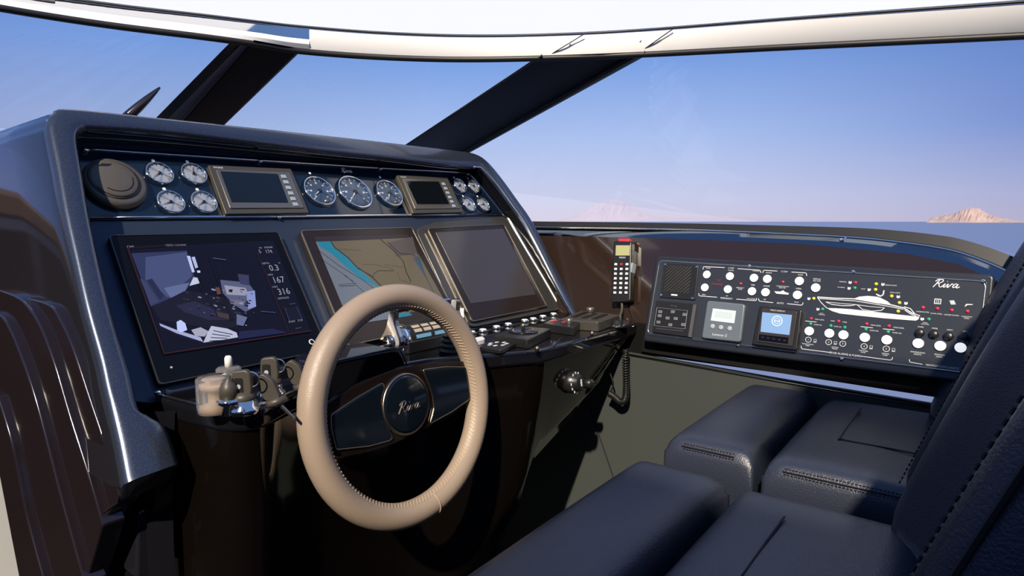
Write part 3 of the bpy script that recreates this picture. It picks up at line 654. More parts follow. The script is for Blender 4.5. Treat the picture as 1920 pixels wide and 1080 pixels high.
# ---- upper small displays
def mini(px, scr, btn, label, n):
    w = .016; q = q4(DF, px, w); t = thing('engine_display', DF.p(*bil(q, .5, 1), .003), label, 'display', 'small engine displays in the instrument panel')
    b = MB(); b.prism(DF, round_poly(q, .004), .003, w); b.build('housing', 'device_grey', t, bevel=.002)
    q2 = inset(q, .06, .10, .05, .10); b = MB(); b.prism(DF, round_poly(q2, .004), w, w + .0025); b.build('front_frame', 'warm_steel', t, bevel=.001)
    b = MB(); b.prism(DF, q4(DF, scr, w + .002), w + .002, w + .0036); b.build('display', 'screen_black', t)
    for k in range(n):
        f = k / (n - 1); x = btn[0][0] + (btn[1][0] - btn[0][0]) * f; y = btn[0][1] + (btn[1][1] - btn[0][1]) * f; u, v = DF.uv(x, y, w + .003)
        b = MB(); b.box(DF.at(u, v, w + .0025), -.006, .006, -.0045, .0045, 0, .0015); b.build('key', 'key_pale', t)
    u, v = bil(q, .1, .055); text('maker_print', 'ENGINE', DF, u, v, .006, 'print_white', t, w=w + .0008)
mini([(390, 309), (546, 316), (580, 399), (424, 401)], [(413, 322), (520, 327), (540, 380), (434, 379)], [(532, 331), (554, 383)], 'larger grey-framed display with a dark teal screen, left of three gauges', 6)
mini([(744, 328), (839, 332), (869, 398), (775, 400)], [(761, 340), (822, 341), (842, 383), (781, 383)], [(832, 345), (851, 386)], 'narrower grey-framed display with a dark brown screen, right of three gauges', 6)
# ---- gauges
def gauge(x, y, r, dial, label, group, needle, big=False, a0=225):
    u, v = DF.uv(x, y, .006); F = DF.at(u, v, .003); t = thing('gauge', F.p(0, -r, 0), label, 'gauge', group)
    b = MB(); b.lathe(F, [(r, 0), (r, .007), (r * .96, .0095), (r * .88, .0085), (r * .86, .004)], 32); b.build('bezel', 'chrome', t, smooth=True)
    b = MB(); b.lathe(F, [(r * .87, .004), (r * .87, .005)], 28); d = b.build('dial', dial, t)
    mt = 'print_white' if big else 'bezel_black'
    b = MB()
    for k in range(13):
        A = math.radians(a0 - k * 270 / 12); l = .66 if k % 2 == 0 else .73; c, s = math.cos(A), math.sin(A); wd = r * .022
        b.prism(F, [(c * r * l - s * wd, s * r * l + c * wd), (c * r * l + s * wd, s * r * l - c * wd), (c * r * .82 + s * wd, s * r * .82 - c * wd), (c * r * .82 - s * wd, s * r * .82 + c * wd)], .005, .0054)
    b.build('scale_marks', mt, d)
    if big:
        b = MB()
        for k in range(0, 13, 2):
            A = math.radians(a0 - k * 270 / 12); b.box(F.at(math.cos(A) * r * .54, math.sin(A) * r * .54), -r * .05, r * .05, -r * .05, r * .05, .005, .0053)
        b.build('numerals', mt, d)
    A = math.radians(needle); c, s = math.cos(A), math.sin(A); wd = r * .045
    b = MB(); b.prism(F, [(-c * r * .15 - s * wd, -s * r * .15 + c * wd), (-c * r * .15 + s * wd, -s * r * .15 - c * wd), (c * r * .68, s * r * .68)], .0062, .0072); b.build('needle', 'print_white' if big else 'print_red2', t)
    b = MB(); b.lathe(F, [(r * .12, .005), (r * .12, .0085), (r * .06, .0095)], 14); b.build('needle_cap', 'black_plastic', t)
    if big and r < .05: b = MB(); b.lathe(F.at(r * .08, -r * .72), [(r * .10, .005), (r * .10, .009), (r * .05, .011)], 12); b.build('brass_knob', 'gold', t)
    b = MB(); b.lathe(F, [(r * .88, .0094), (r * .5, .0099), (.0005, .0101)], 24); b.build('glass', 'pane_glass', t, smooth=True)
    u2, v2 = 0, r * 1.32
    b = MB(); b.lathe(F.at(0, r * 1.30), [(.0035, 0), (.0035, .0006)], 8); b.build('pictogram', 'print_white', t)
gl_ = 'small white round gauges at the port end of the panel'; gr_ = 'small white round gauges at the starboard end of the panel'
for x, y, lb, nd in ((298, 326, 'small white gauge, upper left of four beside the round speaker', 215), (362, 327, 'small white gauge, upper right of four beside the round speaker', 80), (319, 380, 'small white gauge, lower left of four beside the round speaker', 200), (381, 380, 'small white gauge, lower right of four beside the round speaker', 210)): gauge(x, y, .027, 'dial_white', lb, gl_, nd)
for x, y, lb, nd in ((861, 349, 'small white gauge, upper left of four at the starboard end', 200), (887, 350, 'small white gauge, upper right of four at the starboard end', 150), (878, 384, 'small white gauge, lower left of four at the starboard end', 210), (905, 384, 'small white gauge, lower right of four at the starboard end', 190)): gauge(x, y, .027, 'dial_white', lb, gr_, nd)
for x, y, r, lb, nd in ((598, 359, .044, 'mid-size blue dial gauge with brass knob, left of the tall centre gauge', 215), (665, 361, .052, 'largest blue round gauge in the middle of the instrument panel', 225), (729, 363, .044, 'mid-size blue dial gauge with brass knob, right of the largest gauge', 235)): gauge(x, y, r, 'dial_blue', lb, 'larger blue gauges in the middle of the panel', nd, True)
u, v = DF.uv(650, 320, .004); script_logo('wordmark', DF, u, v, .013, 'print_white', hc, w=.0045)
# ---- round speaker cover
u, v = DF.uv(217, 343, .012); F = DF.at(u, v, .003)
t = thing('speaker', F.p(0, -.055, 0), 'round brown-grey plastic speaker cover at the port end', 'speaker')
b = MB(); b.lathe(F, [(.054, 0), (.055, .006), (.053, .013), (.046, .016)], 40); b.build('flange', 'grey_plastic', t, smooth=True)
b = MB(); b.lathe(F.at(-.004, .002), [(.044, .014), (.0435, .018), (.036, .021), (.02, .0235), (.001, .024)], 40); b.build('dome', 'grey_plastic', t, smooth=True)
for rr_, a0, a1 in ((.040, -150, 20), (.030, -130, 10)):
    b = MB(); b.tube([F.at(-.004, .002).p(rr_ * math.cos(math.radians(a)), rr_ * math.sin(math.radians(a)), .0195 if rr_ > .035 else .0222) for a in range(a0, a1, 8)], .0007, 5); b.build('groove', 'black_matte', t)
b = MB(); b.prism(F.at(-.012, .028), [(-.014, 0), (-.006, .006), (.010, .006), (.004, -.001)], .018, .0225); b.build('badge', 'black_plastic', t)
# ================================================================== steering wheel
sw = thing('steering_wheel', WF.p(0, -.22, 0), 'steering wheel with beige leather rim and black spoke plate', 'steering wheel')
RR, rr0 = .2, .0225
b = MB(); n1, n2 = 96, 20; vs = []; fs = []
for i in range(n1):
    A = 2 * math.pi * i / n1; cdir = (math.cos(A), math.sin(A))
    for j in range(n2):
        B_ = 2 * math.pi * j / n2; k = 1 + .12 * max(0, -math.cos(B_)) ** 3
        rad = RR + rr0 * math.cos(B_) * k; h = rr0 * math.sin(B_) * 1.05
        vs.append(WF.p(rad * cdir[0], rad * cdir[1], h))
for i in range(n1):
    for j in range(n2): fs.append([i * n2 + j, ((i + 1) % n1) * n2 + j, ((i + 1) % n1) * n2 + (j + 1) % n2, i * n2 + (j + 1) % n2])
b.add(vs, fs); rim = b.build('rim', 'wheel_leather', sw, smooth=True)
b = MB(); ns = 150                           # cross stitching along the inner edge
for i in range(ns):
    A = 2 * math.pi * i / ns; d = 2 * math.pi / ns * .8
    def sp_(A_, B_):
        B_ = math.radians(B_); k = 1 + .12 * max(0, -math.cos(B_)) ** 3; rd = RR + (rr0 + .0004) * math.cos(B_) * k; return WF.p(rd * math.cos(A_), rd * math.sin(A_), (rr0 + .0004) * 1.05 * math.sin(B_))
    b.tube([sp_(A, 142), sp_(A + d, 166)], .0012, 4)
tag(b.build('stitching', 'thread_tan', rim), kind='stuff')
A = math.radians(-80)
b = MB(); pts = []
for j in range(25):
    B_ = math.radians(-70 + j * 320 / 24 - 90); rad = RR + (rr0 + .0006) * math.cos(B_); pts.append(WF.p(rad * math.cos(A), rad * math.sin(A), (rr0 * 1.05 + .0006) * math.sin(B_)))
b.tube(pts, .0012, 5); b.build('seam', 'thread_tan', rim, smooth=True)
top = [(600, 768), (605.5, 763), (652, 733), (701, 709), (763, 688), (812, 680), (850, 677.5), (872, 678)]
bot = [(882, 749), (850, 776), (812, 795.5), (773, 815), (734, 833), (674, 851), (623, 854.5), (612, 829)]
def wuv(pts, w=0): return WF.uvs(pts, w)
pl = catmull([Vec((*q, 0)) for q in wuv(top)], 4)[:-1] + [Vec((*wuv([(876, 678)])[0], 0))] + catmull([Vec((*q, 0)) for q in wuv(bot)], 4)
pl = [(q.x, q.y) for q in pl]
b = MB(); b.prism(WF, pl, -.012, .0); b.build('spoke_plate', 'wheel_plate', sw, bevel=.003, seg=3)
lp = [(620, 778), (668, 746), (712, 720.5), (717, 721), (718, 729), (712, 751), (717, 784), (733, 820), (729, 825), (690, 835.5), (630, 842), (621, 804)]
rp = [(792, 694), (834, 688.5), (870, 689), (873, 705), (879, 747), (845.5, 771), (805.5, 793), (806, 788), (812, 764), (810, 745), (805.5, 729), (795.5, 704)]
for px in (lp, rp):
    q = wuv(px); c = Vec((sum(k[0] for k in q) / len(q), sum(k[1] for k in q) / len(q)))
    sh = lambda f: [tuple(c + (Vec(k) - c) * f) for k in q]
    b = MB(); b.prism(WF, round_poly(sh(1.03), .004, 3), -.001, .0022); e = b.build('pad_trim', 'wheel_plate', sw, bevel=.0008)
    b = MB(); b.tube([WF.p(*k, .0026) for k in round_poly(sh(1.015), .004, 3)], .0012, 6, closed=True); b.build('pad_edge', 'gold', sw, smooth=True)
    b = MB(); b.prism(WF, round_poly(q, .004, 3), .001, .0045, top=round_poly(sh(.97), .004, 3)); b.build('pad', 'wheel_pad', sw, bevel=.001)
b = MB(); b.lathe(WF, [(.057, 0), (.057, .004), (.0545, .0065), (.0525, .004)], 48); b.build('hub_ring', 'gold', sw, smooth=True)
b = MB(); b.lathe(WF, [(.0535, .001), (.0535, .0052), (.048, .0062), (.0005, .0068)], 48); b.build('hub_cap', 'wheel_pad', sw, smooth=True)
script_logo('wordmark', WF, .004, -.004, .020, 'gold', sw, w=.0072, r=.0009)

# ================================================================== throttle
YT = 1.03
def ty(x, y, Y=YT): return at_y(x, y, Y)
c0 = ty(745, 640, YT); c1 = ty(838, 620, YT); c1 = Vec((c1.x, c0.y, c0.z))
thr = thing('throttle_lever', Vec(((c0.x + c1.x) / 2, c0.y, EYE.z + ZT)), 'chrome twin throttle control with black body and blue buttons', 'throttle')
Lx = Vec((1, 0, 0)); rad = .036
FT = Frame(c0, (0, 1, 0), (0, 0, 1))          # n = +X
b = MB(); b.lathe(FT, [(rad * .9, .012), (rad, .018), (rad, (c1.x - c0.x) - .018), (rad * .9, (c1.x - c0.x) - .012)], 32); b.build('drum', 'black_plastic', thr, smooth=False, bevel=.002)
for s0, s1 in ((-.014, .016), ((c1.x - c0.x) - .016, (c1.x - c0.x) + .018)):
    b = MB(); b.lathe(FT, [(rad * .82, s0), (rad * 1.04, s0 + .004), (rad * 1.04, s1 - .004), (rad * .82, s1)], 32); b.build('collar', 'chrome', thr, smooth=True)
b = MB(); b.lathe(FT, [(rad * .42, -.028), (rad * .50, -.026), (rad * .5, -.012)], 24); b.build('pivot_cap', 'chrome', thr, smooth=True)
def lever(x):
    prof = [(-.026, -.016), (.022, -.020), (.032, .004), (.020, .026), (.014, .045), (.012, .06), (.010, .076), (-.008, .076), (-.010, .06), (-.012, .045), (-.024, .024), (-.034, .004)]
    F = Frame(Vec((x, c0.y, c0.z)), (0, 1, 0), (0, 0, 1)); q = catmull([Vec((*k, 0)) for k in prof], 3, True); b = MB(); b.prism(F, [(k.x - .15 * k.y, k.y) for k in q], -.007, .007); return b.build('lever', 'chrome_dark', thr, bevel=.003, seg=3)
lever(c0.x - .017); lever(c1.x + .022)
gp_ = Vec((c0.x - .02, c0.y - .012, c0.z + .074)); b = MB(); b.tube([gp_ + Vec((-.004, 0, 0)), gp_ + Vec((c1.x - c0.x + .012, 0, 0))], .010, 12); b.build('handle_bar', 'chrome', thr, smooth=True)
for k, (a0, m) in enumerate(((18, 'blue_button'), (40, 'lit_key'), (58, 'lit_key'))):
    for j in range(2 if k == 0 else 4):
        wv = .030 if k == 0 else .014; st = (c1.x - c0.x - .044) / (2 if k == 0 else 4); xx = .024 + st * j; A0, A1 = math.radians(180 - a0 + 8), math.radians(180 - a0 - 5)
        ring_ = []
        for A in (A0, (A0 + A1) / 2, A1): ring_.append([FT.p(rad * 1.03 * math.cos(A), rad * 1.03 * math.sin(A), xx), FT.p(rad * 1.03 * math.cos(A), rad * 1.03 * math.sin(A), xx + st * .8)])
        b = MB(); b.loft(ring_); b.build('button', m, thr)
bx0 = Frame(Vec((c0.x - .005, c0.y - .04, EYE.z + ZT)), (1, 0, 0), (0, 1, 0)); hb = max(.01, c0.z - rad - (EYE.z + ZT))
b = MB(); b.box(bx0, 0, c1.x - c0.x + .01, 0, .08, 0, hb + .018); b.build('base', 'black_plastic', thr, bevel=.004)
# rubber gaiter beside the throttle
pg = at_z(850, 660, ZT); t = thing('rubber_gaiter', pg, 'ribbed black rubber gaiter beside the throttle', 'gaiter')
b = MB(); F = Frame(pg, (1, 0, 0), (0, 1, 0)); b.lathe(F, [(.030 - .0012 * k + (.004 if k % 2 else 0), .0055 * k) for k in range(8)], 20); b.build('bellows', 'cord', t, smooth=False)

# ================================================================== lever shelf controls
SF = ZF(ZT)
def sz(x, y, h=0): p = at_z(x, y, ZT + h); return (p.x, p.y)
ordn = ['wheel-side first', 'second', 'third', 'fourth', 'fifth', 'sixth', 'seventh', 'far last']
for k, (x, y) in enumerate([(884, 622), (905.6, 618), (931, 612), (953, 607), (984, 600), (1000, 597), (1018, 592.5), (1038, 588)]):
    u, v = sz(x, y, .006); F = SF.at(u, v); t = thing('push_button', F.o, ordn[k] + ' lit push button in the row below the dark screen', 'button', 'row of lit push buttons on the lever shelf')
    b = MB(); b.lathe(F, [(.0125, 0), (.0125, .005), (.0095, .007)], 20); b.build('collar', 'steel', t, smooth=True)
    b = MB(); b.lathe(F, [(.0088, .004), (.0088, .0075), (.004, .0085)], 18); b.build('cap', 'lit_white', t, smooth=True)
for nm, x, y, lb in (('a', 961, 600, 'tiny brass pin standing behind the middle push buttons'), ('b', 1064, 578, 'tiny brass pin in the far corner of the lever shelf'), ('c', 1110, 630, 'tiny brass screw pin at the shelf front edge'), ('d', 1007, 659, 'brass screw at the bend of the shelf front edge')):
    u, v = sz(x, y); F = SF.at(u, v); b = MB(); b.lathe(F, [(.005, 0), (.005, .008), (.003, .012)], 12); tag(b.build('brass_pin', 'gold', smooth=True), lb, 'pin')
def slab(name, px, h, m, label, cat, bevel=.004, z0=0):
    q = [sz(x, y, h + z0) for x, y in px]; c = (sum(k[0] for k in q) / len(q), sum(k[1] for k in q) / len(q))
    t = thing(name, SF.p(*c, z0), label, cat); b = MB(); b.prism(SF, round_poly(q, .008), z0, z0 + h); b.build('housing', m, t, bevel=bevel); return t, q, c
t, q, c = slab('joystick', [(926, 627), (972, 611), (1034, 616), (990, 637)], .022, 'black_plastic', 'flat black joystick base with brass stick on lever shelf', 'joystick')
b = MB(); b.lathe(SF.at(*c, .022), [(.036, 0), (.036, .003), (.03, .004), (.024, .001)], 28); b.build('dish', 'gloss_black', t, smooth=True)
b = MB(); b.lathe(SF.at(*c, .022), [(.005, 0), (.004, .012), (.007, .016), (.004, .020)], 14); b.build('stick', 'gold', t, smooth=True)
t, q, c = slab('control_box', [(1018, 606), (1040, 596), (1090, 602), (1076, 614)], .022, 'black_plastic', 'low black control box with red lamps in the middle of shelf', 'control box')
for x, y in ((1038, 601), (1060, 603)): u, v = sz(x, y, .023); b = MB(); b.box(SF.at(u, v, .022), -.012, .012, -.005, .005, 0, .0015); b.build('red_lamp', 'led_red', t)
u, v = sz(1067, 622); F = SF.at(u, v); t = thing('upright_knob', F.o, 'short upright brass knob in front of the low control box', 'lever'); b = MB(); b.lathe(F, [(.010, 0), (.007, .006), (.007, .02), (.009, .022), (.009, .034), (.006, .036)], 16); b.build('knob', 'warm_steel', t, smooth=True)  # upright brass knob standing on the shelf
t, q, c = slab('remote_keypad', [(1050, 598), (1090, 582), (1163, 590), (1122, 604)], .026, 'device_grey', 'grey keypad remote with small keys at the shelf end', 'keypad')
for i in range(5):
    for j in range(3):
        u, v = bil(q, .28 + .12 * i, .22 + .26 * j); b = MB(); b.box(SF.at(u, v, .026), -.007, .007, -.006, .006, 0, .003); b.build('key', 'black_plastic', t)
u, v = sz(1107, 585, .027); b = MB(); b.lathe(SF.at(u, v, .026), [(.012, 0), (.012, .013), (.009, .015)], 18); b.build('dial_knob', 'warm_steel', t, smooth=True)
t, q, c = slab('trim_panel', [(898, 650), (925, 634), (972, 641), (940, 656)], .010, 'black_plastic', 'flat black trim keypad with pale symbols beside the wheel rim', 'keypad')
for k in range(7):
    A = k * .9; u, v = c[0] + .022 * math.cos(A), c[1] + .018 * math.sin(A); b = MB(); b.box(SF.at(u, v, .010), -.005, .005, -.003, .003, 0, .0008); b.build('symbol', 'print_white', t)
u, v = sz(1157, 613); F = SF.at(u, v); t = thing('rotary_switch', F.o, 'low round rotary switch at the outer corner of shelf', 'switch'); b = MB(); b.lathe(F, [(.024, 0), (.024, .005), (.016, .007), (.014, .016), (.010, .018)], 22); b.build('knob', 'black_plastic', t, smooth=True)
b = MB()
for k in range(8): A = k * math.pi / 4; b.box(F.at(.019 * math.cos(A), .019 * math.sin(A), .0058), -.0015, .0015, -.0015, .0015, 0, .0006)
b.build('marks', 'print_white', t)
t, q, c = slab('white_lever', [(884, 634), (905, 630), (910, 635), (888, 641)], .012, 'white_plastic', 'short cream flap beside the wheel rim on shelf', 'lever', .002)
for (x0, y0), (x1, y1) in (((1040, 648), (1052, 634)), ((1085, 582), (1092, 576))):
    b = MB(); b.tube([SF.p(*sz(x0, y0), .001), SF.p(*sz(x1, y1), .001)], .0014, 5); b.build('shelf_joint', 'steel_soft', hc)
# rotary dial on the console front
pf = at_y(1073, 717, .80); t = thing('rotary_dial', pf, 'round black rotary dial with white marks on console front', 'dial'); F = Frame(pf, (1, 0, 0), (0, .12, 1))
b = MB(); b.lathe(F, [(.027, -.02), (.027, .008), (.022, .012), (.020, .024), (.015, .026)], 28); b.build('knob', 'black_plastic', t, smooth=True)
b = MB()
for k in range(12): A = k * math.pi / 6; b.box(F.at(.0235 * math.cos(A), .0235 * math.sin(A), .0115), -.002, .002, -.003, .003, 0, .001)
for k in range(3): b.lathe(F.at(0, .006 - .006 * k, .026), [(.004 - .001 * abs(k - 1), 0), (.003, .0008)], 10)
b.build('marks', 'print_white', t)
pf = at_y(1104, 719, .80); F = Frame(pf, (1, 0, 0), (0, .12, 1)); t = thing('key_switch', pf, 'small dark key switch beside the rotary dial', 'switch'); b = MB(); b.lathe(F, [(.013, -.02), (.013, .008), (.008, .012)], 18); b.build('barrel', 'black_plastic', t, smooth=True); b = MB(); b.box(F.at(0, .006, .010), -.002, .002, -.004, .004, 0, .004); b.build('slot_plate', 'steel', t)

# ================================================================== key tray
def tray(x, y): return at_z(x, y, ZT)
p = tray(403, 772); F = Frame(p, (1, 0, 0), (0, 1, 0)); t = thing('acrylic_cup', p, 'clear and cream cup-like cover standing in the key tray', 'cup')
b = MB(); b.lathe(F, [(.024, 0), (.025, .012), (.025, .052), (.021, .055)], 28); b.build('cover', 'acrylic', t, smooth=True)
b = MB(); b.lathe(F, [(.014, .001), (.014, .012), (.006, .016), (.006, .03), (.013, .034), (.014, .040), (.010, .042)], 22); b.build('insert', 'cream_plastic', t, smooth=True)
p = tray(440, 755); F = Frame(p + Vec((.02, .05, 0)), (1, 0, 0), (0, 1, 0)); t = thing('acrylic_cup', F.o, 'smaller cream cover half hidden behind the keys', 'cup'); b = MB(); b.lathe(F, [(.020, 0), (.020, .045), (.016, .048)], 22); b.build('cover', 'acrylic', t, smooth=True); b = MB(); b.lathe(F, [(.006, .046), (.006, .062), (.004, .066)], 12); b.build('stem', 'white_plastic', t, smooth=True)
p = tray(431, 777); F = Frame(p, (1, 0, 0), (0, 1, 0)); t = thing('domed_switch', p, 'grey domed switch with chrome collar in the key tray', 'switch')
b = MB(); b.lathe(F, [(.011, 0), (.011, .014), (.018, .018), (.018, .023), (.013, .026)], 22); b.build('collar', 'chrome', t, smooth=True); b = MB(); b.lathe(F, [(.0135, .025), (.013, .040), (.010, .048), (.004, .053), (.003, .058)], 20); b.build('dome', 'key_plastic', t, smooth=True)
def keyset(px, label, fob_dx, lean):
    p = tray(*px); F = Frame(p, (1, 0, 0), (0, 1, 0)); t = thing('ignition_key', p, label, 'key', 'ignition keys in the key tray')
    b = MB(); b.lathe(F, [(.024, 0), (.023, .008), (.018, .012), (.017, .020)], 24); b.build('lock_collar', 'chrome', t, smooth=True)
    b = MB(); b.lathe(F, [(.0165, .016), (.0175, .026), (.012, .032)], 20); b.build('lock_cap', 'key_plastic', t, smooth=True)
    K = Frame(F.p(0, 0, .026), rt * .9 + Vec((0, 0, lean)), Vec((0, .05, 1)))
    b = MB(); b.prism(K, round_poly([(-.014, -.008), (.011, -.008), (.015, .008), (.014, .034), (.008, .040), (-.013, .038), (-.015, .016)], .006), -.006, .006); h = b.build('key_head', 'key_plastic', t, bevel=.003, seg=3)
    b = MB(); b.prism(K, round_poly([(-.010, .002), (.003, .002), (.003, .028), (-.010, .028)], .003), .006, .0072); b.build('grip_inset', 'black_plastic', h)
    b = MB(); b.prism(K.at(-.0035, .015), circle(.0035, 14), .0072, .008); b.build('logo_spot', 'print_grey', h)
    b = MB(); b.tube([K.p(.014 + .011 * math.cos(a_ / 10), .024 + .011 * math.sin(a_ / 10), 0) for a_ in range(0, 63, 4)], .0012, 5, closed=True); b.build('key_ring', 'steel', t)
    # folding fob hanging beside, with its blade
    Q = Frame(F.p(fob_dx, -.012, .018), rt * .8 + Vec((0, 0, .25)), Vec((0, 0, 1)) - rt * .45)
    b = MB(); b.prism(Q, round_poly([(-.012, -.004), (.012, -.008), (.014, .024), (.004, .040), (-.012, .032)], .006), -.006, .006); f_ = b.build('fob', 'key_plastic', t, bevel=.002)
    b = MB(); b.lathe(Frame(Q.p(.004, -.008, .003), Q.u, Q.n), [(.016, -.004), (.016, .004), (.012, .007)], 18); b.build('fob_cap', 'key_plastic', t, smooth=True)
    b = MB(); b.tube([Q.p(.006, -.010, .006), Q.p(.020, -.042, .010)], [.0035, .0025], 6); b.build('blade', 'gold', f_)
keyset((458, 773), 'nearer grey ignition key upright in a chrome lock', .040, .03)
keyset((509, 742), 'farther grey ignition key with a ring, next to wheel rim', .045, .02)

# ================================================================== handset on the side wall
VF = PF; vw = -.06
def vuv(px, w): return PF.uvs(px, w)
q = vuv([(1152, 452), (1186, 453), (1184, 566), (1147, 568)], -.035)
t = thing('radio_handset', PF.p(*bil(q, .5, 1), -.06), 'black radio handset with amber screen clipped to the side wall', 'handset')
b = MB(); b.prism(PF, round_poly(vuv([(1158, 470), (1192, 470), (1190, 520), (1160, 520)], -.05), .005), -.06, -.048); b.build('cradle', 'black_plastic', t, bevel=.002)
b = MB(); b.prism(PF, round_poly(q, .008), -.052, -.028); b.build('body', 'black_plastic', t, bevel=.005, seg=3)
b = MB(); b.prism(PF, vuv([(1155, 460), (1181, 460), (1180, 479), (1154, 479)], -.027), -.028, -.0268); b.build('display', 'lcd_amber', t)
b = MB(); b.prism(PF, round_poly(vuv([(1159, 447), (1180, 447), (1179, 456), (1160, 456)], -.03), .003), -.045, -.03); b.build('top_key', 'led_red', t, bevel=.002)
u, v = PF.uv(1167, 483, -.027); text('maker_print', 'RADIO', PF, u, v, .007, 'print_white', t, w=-.0268)
for j in range(7):
    for i in range(3):
        f = (j + .5) / 7; x = (1155 - 2.2 * f) + i * 10.5; y = 491 + f * 62; u, v = PF.uv(x, y, -.027); b = MB(); b.box(PF.at(u, v), -.0042, .0042, -.0032, .0032, -.028, -.0255); b.build('key', 'print_red' if (j, i) == (0, 1) else 'print_white', t)
b = MB(); b.box(PF.at(*PF.uv(1187, 503, -.04)), -.003, .003, -.014, .014, -.05, -.03); b.build('talk_key', 'key_pale', t)
cp = [PF.p(*PF.uv(1166, 568, -.04), -.04), PF.p(*PF.uv(1166, 582, -.035), -.035), PF.p(*PF.uv(1161, 595, -.02), -.02)]
b = MB(); b.tube(catmull(cp, 6), .004, 8); b.build('cable', 'key_plastic', t, smooth=True)
b = MB(); b.lathe(Frame(EYE + (cp[-1] - EYE), (1, 0, 0), (0, 1, 0)), [(.008, -.012), (.008, .002), (.005, .006)], 12); b.build('cable_plug', 'warm_steel', t)
# coiled cord below the shelf
def cz(x, y): return at_x(x, y, 1.57)
path = catmull([cz(1173, 655), cz(1173, 690), cz(1174, 725), cz(1172, 748), cz(1163, 753), cz(1152, 744), cz(1143, 738)], 20)
t = thing('coiled_cord', path[60], 'black coiled cord hanging below the lever shelf', 'cord')
b = MB(); coil = []; dd = 0
for i, p in enumerate(path):
    for k in range(4):
        f = k / 4; p2 = p.lerp(path[min(i + 1, len(path) - 1)], f); a_ = (i + f) * 2 * math.pi / 2.6
        tdir = (path[min(i + 1, len(path) - 1)] - path[max(i - 1, 0)]).normalized(); x_ = tdir.orthogonal().normalized(); x_ = Vec((1, 0, 0)) - tdir * tdir.x; x_.normalize(); y_ = tdir.cross(x_)
        coil.append(p2 + (x_ * math.cos(a_) + y_ * math.sin(a_)) * .0075)
b.tube(coil, .0026, 5); b.build('coil', 'cord', t, smooth=True)
b = MB(); b.tube(catmull([cz(1143, 738), cz(1150, 720), cz(1142, 694), cz(1138, 670)], 6), .0025, 6); b.build('straight_lead', 'cord', t, smooth=True)
# ================================================================== alarm panel
ap = thing('alarm_panel', PF.p(.36, -.06, 0), 'dark alarm switch panel with white buttons and a boat diagram', 'control panel')
outer = PF.uvs([(1229, 479), (1866, 514), (1842, 722), (1204, 639)], 0)
b = MB(); b.prism(PF, round_poly(outer, .012), -.055, -.002); b.build('housing', 'alarm_edge', ap, bevel=.006, seg=3)
face = PF.uvs([(1234, 486), (1852, 525), (1831, 704), (1211, 628)], 0)
b = MB(); b.prism(PF, round_poly(face, .010), -.004, 0); b.build('face_plate', 'alarm_face', ap, bevel=.001)
ol = round_poly(PF.uvs([(1237, 489), (1849, 528), (1828, 701), (1214, 625)], 0), .014, 5)
b = MB(); b.tube([PF.p(*q, .0006) for q in ol], .0013, 6, closed=True); b.build('outline_strip', 'steel', ap, smooth=True)
b = MB(); b.box(PF, -.03, .80, -.085, -.03, -.058, -.045); b.build('plinth', 'black_matte', ap)
def za(x, y): return (1200 + x / 5.32, 460 + y / 5.32)
def zb_(x, y): return (1500 + x / 5.047, 480 + y / 5.047)
for x, y in (za(1090, 207), za(978, 998), zb_(505, 152), zb_(1738, 240), zb_(397, 973)):
    u, v = PF.uv(x, y); b = MB(); b.lathe(PF.at(u, v), [(.0042, 0), (.0042, .002), (.002, .0026)], 12); b.build('screw', 'chrome', ap, smooth=True)
WB_ = [za(*q) for q in ((670, 293), (900, 310), (1140, 327), (650, 422), (880, 440), (1120, 460), (1273, 337), (1255, 470), (1592, 358), (1573, 497), (1755, 425))] + [zb_(*q) for q in ((90, 712), (280, 733), (413, 748), (615, 772), (823, 795), (1120, 828), (1328, 852), (1520, 868))]
for x, y in WB_:
    u, v = PF.uv(x, y); F = PF.at(u, v); b = MB(); b.lathe(F, [(.0100, 0), (.0100, .0035), (.0085, .0045)], 20); k = b.build('button', 'lit_white', ap, smooth=True)
    b = MB(); b.lathe(F, [(.0112, 0), (.0112, .0016), (.0102, .0018)], 20); b.build('button_collar', 'black_plastic', k)
for q in ((1135, 728), (1268, 742), (1408, 760), (1550, 772)):
    u, v = PF.uv(*zb_(*q)); b = MB(); b.lathe(PF.at(u, v), [(.0088, 0), (.0085, .006), (.006, .008)], 18); b.build('dimmer_knob', 'black_plastic', ap, smooth=True)
leds = [('led_red', za(1007, 383)), ('led_red', za(1427, 366))] + [('led_red', zb_(*q)) for q in ((527, 252), (1165, 488), (1300, 498), (1437, 513), (1585, 523), (107, 592), (367, 618), (633, 643), (843, 663))] + [('led_green', zb_(*q)) for q in ((520, 303), (215, 503), (1220, 598), (102, 642), (293, 660), (425, 675), (625, 693), (835, 717))] + [('led_yellow', zb_(*q)) for q in ((722, 265), (716, 318), (868, 380), (942, 443), (930, 523), (132, 402))]
for m, (x, y) in leds:
    u, v = PF.uv(x, y); F = PF.at(u, v); b = MB(); b.lathe(F, [(.0036, 0), (.0034, .0018), (.001, .0026)], 12); b.build('indicator_lamp', m, ap, smooth=True)
pr_ = MB()
def pline(pts, f, wd=.0007, closed=False):
    P = [Vec(PF.uv(*f(*q))) for q in pts]
    if closed: P.append(P[0])
    for a, c in zip(P, P[1:]):
        d = c - a
        if d.length < 1e-6: continue
        n = Vec((-d.y, d.x)).normalized() * wd; pr_.prism(PF, [tuple(a + n), tuple(c + n), tuple(c - n), tuple(a - n)], .0001, .0005)
def pfill(pts, f, w=.0006): pr_.prism(PF, [PF.uv(*f(*q)) for q in pts], .0001, w)
